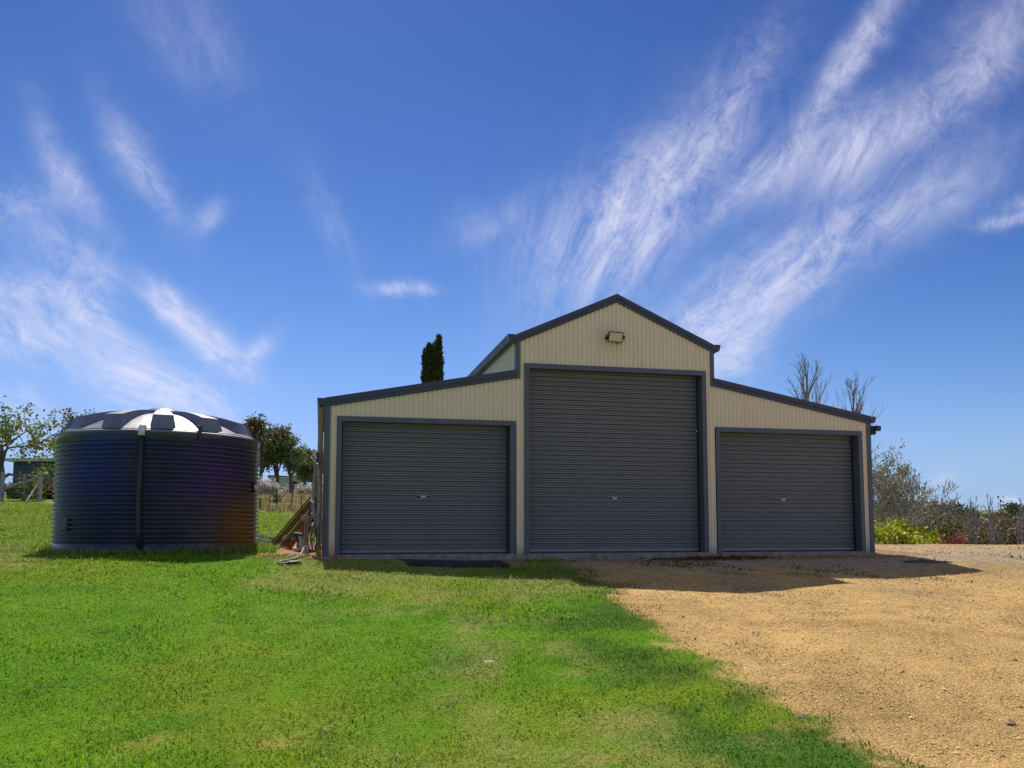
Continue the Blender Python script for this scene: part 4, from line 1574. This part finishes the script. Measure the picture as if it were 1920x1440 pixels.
M_BLUE = simple('blue_boards', (.040, .082, .135), .6, 0, .12, 5)
M_FASCIA = simple('pale_fascia', (.50, .50, .44), .6, 0, .1)
M_GRROOF = simple('green_grey_roof', (.20, .24, .21), .55, 0, .12, 3)
hx0, hx1, HY = at(24, 900, 49).x, at(235, 900, 49).x, 49.0
hb = gz(hx0, HY) - .3
house = thing('blue_house', ((hx0 + hx1) / 2, HY, hb), 'dark blue weatherboard house with a pale roof edge behind the fence', 'house')
hw2 = (hx1 - hx0) / 2
htop = at(60, 866, HY).z - hb
mb = MB()
nb = int(htop / .2)
for k in range(nb):
    z0, z1 = k * htop / nb, (k + 1) * htop / nb - .004
    mb.add([(-hw2, -.03, z0), (hw2, -.03, z0), (hw2, 0, z1), (-hw2, 0, z1), (-hw2, .05, z0), (hw2, .05, z0), (hw2, .05, z1), (-hw2, .05, z1)],
           [(0, 1, 2, 3), (1, 5, 6, 2), (4, 0, 3, 7), (0, 4, 5, 1), (3, 2, 6, 7)])
mb.build('wall', M_BLUE, house)
MB().box(-hw2 + .01, hw2 - .01, .06, 6, 0, htop - .01).build('rear_rooms', M_BLUE, house)
MB().box(-hw2 - .3, hw2 + .3, -.46, -.42, htop + .0, htop + .18).build('fascia', M_FASCIA, house)
MB().prism([(-hw2 - .3, htop + .02), (hw2 + .3, htop + .02), (hw2 + .3, htop + .14), (-hw2 - .3, htop + .14)], -.415, 6.4).build('roof', M_GRROOF, house)

HUY = 74.0
u0, u1 = at(505, 900, HUY).x, at(561, 900, HUY).x
hbz = gz((u0 + u1) / 2, HUY)
z1_, z0_ = at(530, 897, HUY).z, at(530, 916, HUY).z
hut = thing('site_hut', ((u0 + u1) / 2, HUY, hbz), 'small pale cream hut with a green-grey roof standing beyond the gum trunks', 'hut')
w2 = (u1 - u0) / 2
zb_, zt_ = max(.15, z0_ - hbz), z1_ - hbz
M_HUT = simple('hut_cream', (.62, .58, .47), .7, 0, .08)
MB().box(-w2, w2, 0, 2.4, zb_, zt_).build('wall', M_HUT, hut)
MB().box(-w2 + .05, w2 - .05, .05, 2.3, -.3, zb_ - .004).build('underfloor', M_DARK, hut)
MB().prism([(-w2 - .12, zt_ + .005), (w2 + .12, zt_ + .005), (w2 + .10, zt_ + .16), (-w2 - .10, zt_ + .30)], -.18, 2.6).build('roof', M_GRROOF, hut)
MB().box(-w2 - .13, w2 + .13, -.21, -.185, zt_ + .0, zt_ + .08).build('gutter', M_WHITE, hut)
for xa, xb in ((.55, .95),):
    wn = MB().box(w2 * xa, w2 * xb, -.02, .02, zb_ + .35, zt_ - .2).build('window', M_WHITE, hut)
    MB().box(w2 * xa + .05, w2 * xb - .05, -.03, -.021, zb_ + .40, zt_ - .25).build('pane', M_DARK, wn)

# ------------------------------------------------------------------ things stored against the left side of the shed
M_TIMB = simple('rusty_timber', (.27, .13, .065), .85, 0, .35, 3, .5, 30, dirt=(.07, .05, .035, .6), stretch=(1, 6, 6))
M_TIMB2 = simple('grey_timber', (.27, .20, .13), .85, 0, .3, 3, .5, 30, dirt=(.12, .08, .05, .6))
M_CUT = simple('cut_timber', (.52, .36, .14), .8, 0, .2, 8)
M_HOSE = simple('pale_hose', (.31, .275, .215), .55, 0, .2, 9)
M_HOSE2 = simple('tan_hose', (.34, .27, .17), .6, 0, .25, 9)
M_PVC = simple('grey_pipe', (.42, .45, .46), .45, 0, .1, 8)
M_BROWN = simple('brown_pipe', (.34, .225, .105), .6, 0, .12, 4, dirt=(.2, .13, .06, .5))

pipe = thing('side_downpipe', shed_pt(-.065, .10, 0), 'brown square downpipe falling from the gutter at the left front corner of the shed', 'downpipe', rz=YAW)
mb = MB()
mb.box(-.05, .045, -.03, .05, -.05, WE - .16)
mb.build('pipe', M_BROWN, pipe, bevel=.008)
MB().box(-.055, .05, -.034, .054, 1.18, 1.22).build('strap', M_BROWN, pipe)

hk = thing('hose_hanger', shed_pt(-.12, .02, 1.62), 'small black wall hook on the brown downpipe above the hoses', 'hook', rz=YAW)
MB().box(-.02, .03, -.02, .05, -.06, .16).build('plate', M_BLACK, hk)
MB().tube([(0, -.02, -.05), (0, -.12, -.06), (-.01, -.14, .0)], .014, 6).build('prong', M_BLACK, hk)
MB().tube([(-.015, -.05, .05), (-.05, -.05, .13), (-.03, -.05, .2)], .018, 6).build('eye', M_WHITE, hk)


def hose_loop(rnd, u, v, ztop, zbot, wdt):
    pts = []
    n = 22
    for i in range(n + 1):
        t = 2 * pi * i / n
        s = sin(t)
        zc = (ztop + zbot) / 2 + (ztop - zbot) / 2 * cos(t)
        pts.append((u + wdt * s * (.55 + .45 * (1 - cos(t)) / 2) + rnd.gauss(0, .006), v + rnd.gauss(0, .015), zc + rnd.gauss(0, .01)))
    return pts


gh = thing('hose_bundle', shed_pt(-.12, -.08, 0), 'pale flattened hoses draped in long loops from the hook at the shed corner', 'hose', rz=YAW)
rnd = random.Random(4)
for k in range(5):
    pts = hose_loop(rnd, -.02 + rnd.gauss(0, .022), -.02 - .025 * k, 1.60 - .01 * k, .30 + .09 * k, .034 + .007 * k)
    MB().tube(pts, .019, 8).build('hose_loop', M_HOSE, gh, smooth=True)
rb = thing('rope_tangle', shed_pt(-.14, -.05, 0), 'tangle of brown ropes and cables hanging below the pale hoses', 'rope', rz=YAW)
for k in range(9):
    pts = hose_loop(rnd, -.04 + rnd.gauss(0, .06), -.06 + rnd.gauss(0, .05), 1.05 - .05 * rnd.random() - .06 * k, .02 + .05 * rnd.random(), .04 + .07 * rnd.random())
    MB().tube(pts, .010, 6).build('rope', [M_HOSE2, M_TIMB2, M_HOSE, M_BLACK][k % 4], rb, smooth=True)
for k in range(5):
    q = Vector((-.05 + rnd.gauss(0, .06), -.12, .95 - .2 * k))
    MB().tube([q, q + Vector((rnd.gauss(0, .04), -.02, -.06))], .024, 8).build('coupling', [M_WHITE, M_STEEL][k % 2], rb)

# planks leaning against the side wall, further back
PL = [(514, 1029, 588, 936, 'outer dark-edged plank leaning on the shed side, nearest the tank', M_TIMB, .16), (527, 1031, 591, 950, 'middle rust-brown plank leaning on the shed side', M_TIMB2, .13), (534, 1029, 592, 985, 'lowest dark plank leaning on the shed side at a flatter angle', M_TIMB, .10),
      (541, 1026, 592, 962, 'short reddish-brown plank leaning steeply behind the sawn post', M_TIMB, .14)]
for k, (xa, ya, xb, yb, lab, mt, w_) in enumerate(PL):
    Yp = 18.2 - .35 * k
    p0 = at(xa, ya, Yp)
    p0.z = gz(p0.x, Yp) + .03
    p1 = at(xb, yb, Yp - .1)
    t = thing('plank', p0, lab, 'plank', 'planks leaning on the shed side')
    d = p1 - p0
    MB().bar((0, 0, 0), d, .095, w_ * .35, (0, -1, .4)).build('board', mt, t, bevel=.004)
    MB().bar(Vector((-.045, -.036, .06)) + d * .01, d * .99 + Vector((-.045, -.036, .06)), .022, .03, (0, -1, .4)).build('dark_edge', M_BARK, t)
    q = d.normalized()
tb = thing('timber_post', (lambda p: (p.x, p.y, gz(p.x, p.y)))(at(573, 1010, 16.4)), 'short thick dark post with a fresh yellow sawn top among the planks', 'post')
MB().bar((-.10, 0, -.05), (.0, .02, .60), .17, .15, (0, -1, 0)).build('shaft', M_TIMB, tb, bevel=.006)
MB().bar((-.004, .02, .602), (.012, .022, .70), .19, .17, (0, -1, 0)).build('sawn_top', M_CUT, tb, bevel=.004)

pp = thing('bent_pipe', (lambda p: (p.x, p.y, gz(p.x, p.y)))(at(570, 1030, 15.3)), 'bent grey drain pipe with a black coupling standing out of the dirt beside the shed', 'pipe')
O_ = Vector(pp.location)
pts = [at(x, y, 15.3 - .006 * (y - 1005)) - O_ for x, y in ((561, 1004), (564, 1012), (564, 1022), (567, 1031), (573, 1039), (580, 1045))]
MB().tube(pts, .035, 12).build('pipe', M_PVC, pp, smooth=True)
MB().tube([pts[0] + Vector((-.09, 0, .02)), pts[0] + Vector((.05, 0, .0))], .042, 10).build('coupling', M_BLACK, pp)
MB().tube([pts[0] + Vector((-.05, 0, .02)), pts[0] + Vector((-.02, -.02, -.12))], .018, 8).build('spigot', M_BLACK, pp)

wfm = thing('window_frame', (lambda p: (p.x, p.y, gz(p.x, p.y)))(at(498, 1018, 19.0)), 'white aluminium window frame lying on the grass between tank and planks', 'window frame')
O_ = Vector(wfm.location)
for (a, b, w_, mt) in (((470, 1017), (516, 1020), .12, M_WHITE), ((470, 1012), (514, 1014.5), .06, M_WHITE), ((487, 1003), (486, 1015), .04, M_WHITE), ((478, 1001), (502, 1008), .05, M_STEEL), ((500, 1008), (519, 1008), .045, M_STEEL)):
    p0, p1 = at(a[0], a[1], 19.0) - O_, at(b[0], b[1], 19.2) - O_
    MB().bar(p0, p1, .06, w_, (0, 0, 1)).build('rail', mt, wfm)
MB().bar(at(478, 1004, 19.3) - O_, at(516, 1011, 19.35) - O_, .03, .05).build('seal_strip', M_BLACK, wfm)

st = thing('pale_stick', (lambda p: (p.x, p.y, gz(p.x, p.y) + .01))(at(525, 1031, 17.2)), 'thin pale stick lying flat on the grass in front of the planks', 'stick')
O_ = Vector(st.location)
a_, b_ = at(499, 1031, 17.2), at(549, 1030, 17.2)
for q in (a_, b_):
    q.z = gz(q.x, q.y) + .035
MB().tube([a_ - O_, (a_ + b_) / 2 - O_ + Vector((0, 0, .004)), b_ - O_], .012, 6).build('stick', M_HOSE, st)
st2 = thing('pale_rod', (lambda p: (p.x, p.y, gz(p.x, p.y)))(at(523, 1029, 17.0)), 'short pale forked rod propped against the middle plank', 'rod')
O_ = Vector(st2.location)
MB().tube([(0, 0, .02), at(530, 1012, 17.1) - O_, at(535, 1003, 17.2) - O_], .013, 6).tube([(0, 0, .03), (-.05, -.02, .0)], .010, 5).build('rod', M_HOSE, st2)
wb = thing('white_offcut', (lambda p: (p.x, p.y, gz(p.x, p.y)))(at(556, 1026, 16.3)), 'short white pipe offcut lying beside the bent grey pipe', 'pipe')
MB().tube([(-.06, 0, .05), (.06, .01, .05)], .036, 10).build('tube', M_WHITE, wb)

hs_ = thing('ground_hose', ground_at(540, 1058), 'tan garden hose snaking over the grass with a brown nozzle end', 'hose')
O_ = Vector(hs_.location)
pts = []
for x, y in ((584, 1036), (577, 1034), (571, 1038), (563, 1045), (552, 1051), (538, 1054), (526, 1056), (523, 1059), (531, 1060.5), (540, 1060)):
    q = ground_at(x, y)
    q.z += .03 + (.10 if y < 1040 else 0)
    pts.append(q - O_)
MB().tube(pts, .015, 8).build('hose', M_HOSE, hs_, smooth=True)
q0 = ground_at(537, 1060.5) - O_ + Vector((0, -.02, .035))
q1 = ground_at(561, 1059) - O_ + Vector((0, -.02, .04))
MB().tube([q0, q0 + (q1 - q0) * .3, q0 + (q1 - q0) * .75, q1], [.018, .032, .028, .022], 8).build('nozzle', simple('red_brown_plastic', (.10, .035, .02), .5), hs_)
MB().tube([q1, q1 + (q1 - q0) * .18], .034, 10).build('nozzle_ring', M_HOSE2, hs_)

# rubble and dirt clods at the left corner
rng = np.random.RandomState(55)
nR = 1400
ru = -.1 + rng.normal(size=nR) * .42 - .25
rv = -.25 + rng.normal(size=nR) * .3
okr = (ru < .5) & (rv < -.06) | (ru < -.15)
ru, rv = ru[okr], rv[okr]
rx = SX + ru * cos(YAW) - rv * sin(YAW)
ry = SY + ru * sin(YAW) + rv * cos(YAW)
mound = .14 * np.exp(-((ru + .25) ** 2 / .10 + (rv + .05) ** 2 / .08))
rs = .008 + .028 * rng.rand(len(ru)) ** 2.5
Pq = octa[None] * (.6 + .8 * rng.rand(len(ru), 6, 3)) * rs[:, None, None] + np.stack([rx, ry, terrain(rx, ry) + mound * 0 + rs * .3], 1)[:, None]
rcol = leaf_cols(len(ru), (.42, .22, .09), .35, rng, (.32, .26, .2), .3)
ofull = np.array([[0, 1, 4], [1, 2, 4], [2, 3, 4], [3, 0, 4], [1, 0, 5], [2, 1, 5], [3, 2, 5], [0, 3, 5]])
tag(np_mesh('rubble', Pq.reshape(-1, 3), ((np.arange(len(ru)) * 6)[:, None, None] + ofull[None]).reshape(-1, 3), leaf_mat('clods', 0, .95), np.repeat(rcol, 6, 0)), kind='stuff')

# dark sheet lying in front of the left door
mt_ = thing('plastic_mat', shed_pt(2.5, -.5, 0), 'crumpled blue-black plastic sheet lying in front of the left roller door', 'mat', rz=YAW)
mz = mt_.location.z
NX, NY2 = 60, 30
vs = []
for j in range(NY2 + 1):
    for i in range(NX + 1):
        fu_, fv_ = i / NX, j / NY2
        uu_ = 1.24 + .10 * (1 - fv_) + fu_ * (1.78 - .22 * (1 - fv_)) + .03 * sin(fv_ * 7 + 1) * (1 if fu_ > .5 else -1)
        vv_ = -1.95 + fv_ * 1.62 + .03 * sin(fu_ * 11)
        wxp = shed_pt(uu_, vv_, 0)
        zz_ = gz(wxp.x, wxp.y) + .012 + .024 * float(fbm(uu_, vv_ * 2.2, 3.2, 4, 77)) - SZ
        vs.append((uu_ - 2.5, vv_ + .5, zz_))
fs = [(j * (NX + 1) + i, j * (NX + 1) + i + 1, (j + 1) * (NX + 1) + i + 1, (j + 1) * (NX + 1) + i) for j in range(NY2) for i in range(NX)]
MB().add(vs, fs).build('sheet', simple('blue_black_plastic', (.014, .017, .032), .38, 0, .2, 4, .3, 30, dirt=(.06, .05, .04, .4)), mt_, smooth=True)

# brown leaf litter blown against the right-hand pillar
rng = np.random.RandomState(66)
nL = 900
lu = 7.3 + rng.normal(size=nL) * .55
lv = -.09 - np.abs(rng.normal(size=nL)) * .22
lx = SX + lu * cos(YAW) - lv * sin(YAW)
ly = SY + lu * sin(YAW) + lv * cos(YAW)
v, f = leaves_np(np.stack([lx, ly, terrain(lx, ly) + .012 + .02 * rng.rand(nL)], 1), .06, rng, 1.7, 0, .8)
tag(np_mesh('leaf_litter', v, f, M_LEAF, np.repeat(leaf_cols(nL, (.20, .09, .035), .4, rng), 4, 0)), kind='stuff')

# odds and ends lying about
br = thing('fallen_branch', ground_at(1742, 1057), 'dark fallen twiggy branch on the gravel at the edge of the shed shadow', 'branch')
rnd = random.Random(9)
mb = MB()
mb.tube([(-.42, .10, .03), (-.15, .02, .05), (.12, .0, .04), (.40, -.06, .03)], [.022, .026, .02, .010], 6)
mb.build('stem', M_BARK, br)
for k in range(14):
    mb = MB()
    x = -.35 + .7 * rnd.random()
    mb.tube([(x, .05 - .12 * (x + .35), .04), (x + rnd.gauss(0, .1), rnd.gauss(0, .09), .05 + .07 * rnd.random())], [.009, .004], 4)
    mb.build('twig', M_BARK, br)
lf = thing('fallen_leaf', ground_at(915, 1248) + Vector((0, 0, .03)), 'single pale curled leaf lying on the lawn', 'leaf')
mb = MB()
mb.add([(-.045, 0, .012), (-.015, -.018, .004), (.02, -.014, .004), (.05, 0, .010), (.02, .016, .016), (-.015, .02, .016), (0, 0, 0)], [(0, 1, 6), (1, 2, 6), (2, 3, 6), (3, 4, 6), (4, 5, 6), (5, 0, 6)])
mb.build('blade', simple('pale_leaf', (.50, .55, .42), .5), lf)
for px, py, s, lab in ((1893, 1357, .045, 'brown stone on the gravel near the right edge'), (1500, 1345, .03, 'pale stone on the open gravel')):
    sn = thing('stone', ground_at(px, py), lab, 'stone')
    q = random.Random(px)
    vs = [Vector(o) * s * (.7 + .5 * q.random()) for o in ((1, 0, .2), (.5, .8, .1), (-.5, .8, .2), (-1, 0, .1), (-.5, -.8, .2), (.5, -.8, .1), (.3, .2, .8), (-.4, .1, .7), (0, 0, -.4))]
    MB().add(vs, [(0, 1, 6), (1, 2, 6), (2, 7, 6), (2, 3, 7), (3, 4, 7), (4, 5, 7), (5, 6, 7), (5, 0, 6), (1, 0, 8), (2, 1, 8), (3, 2, 8), (4, 3, 8), (5, 4, 8), (0, 5, 8)]).build('rock', M_BROWN if px > 1600 else M_CONC, sn, bevel=.004)
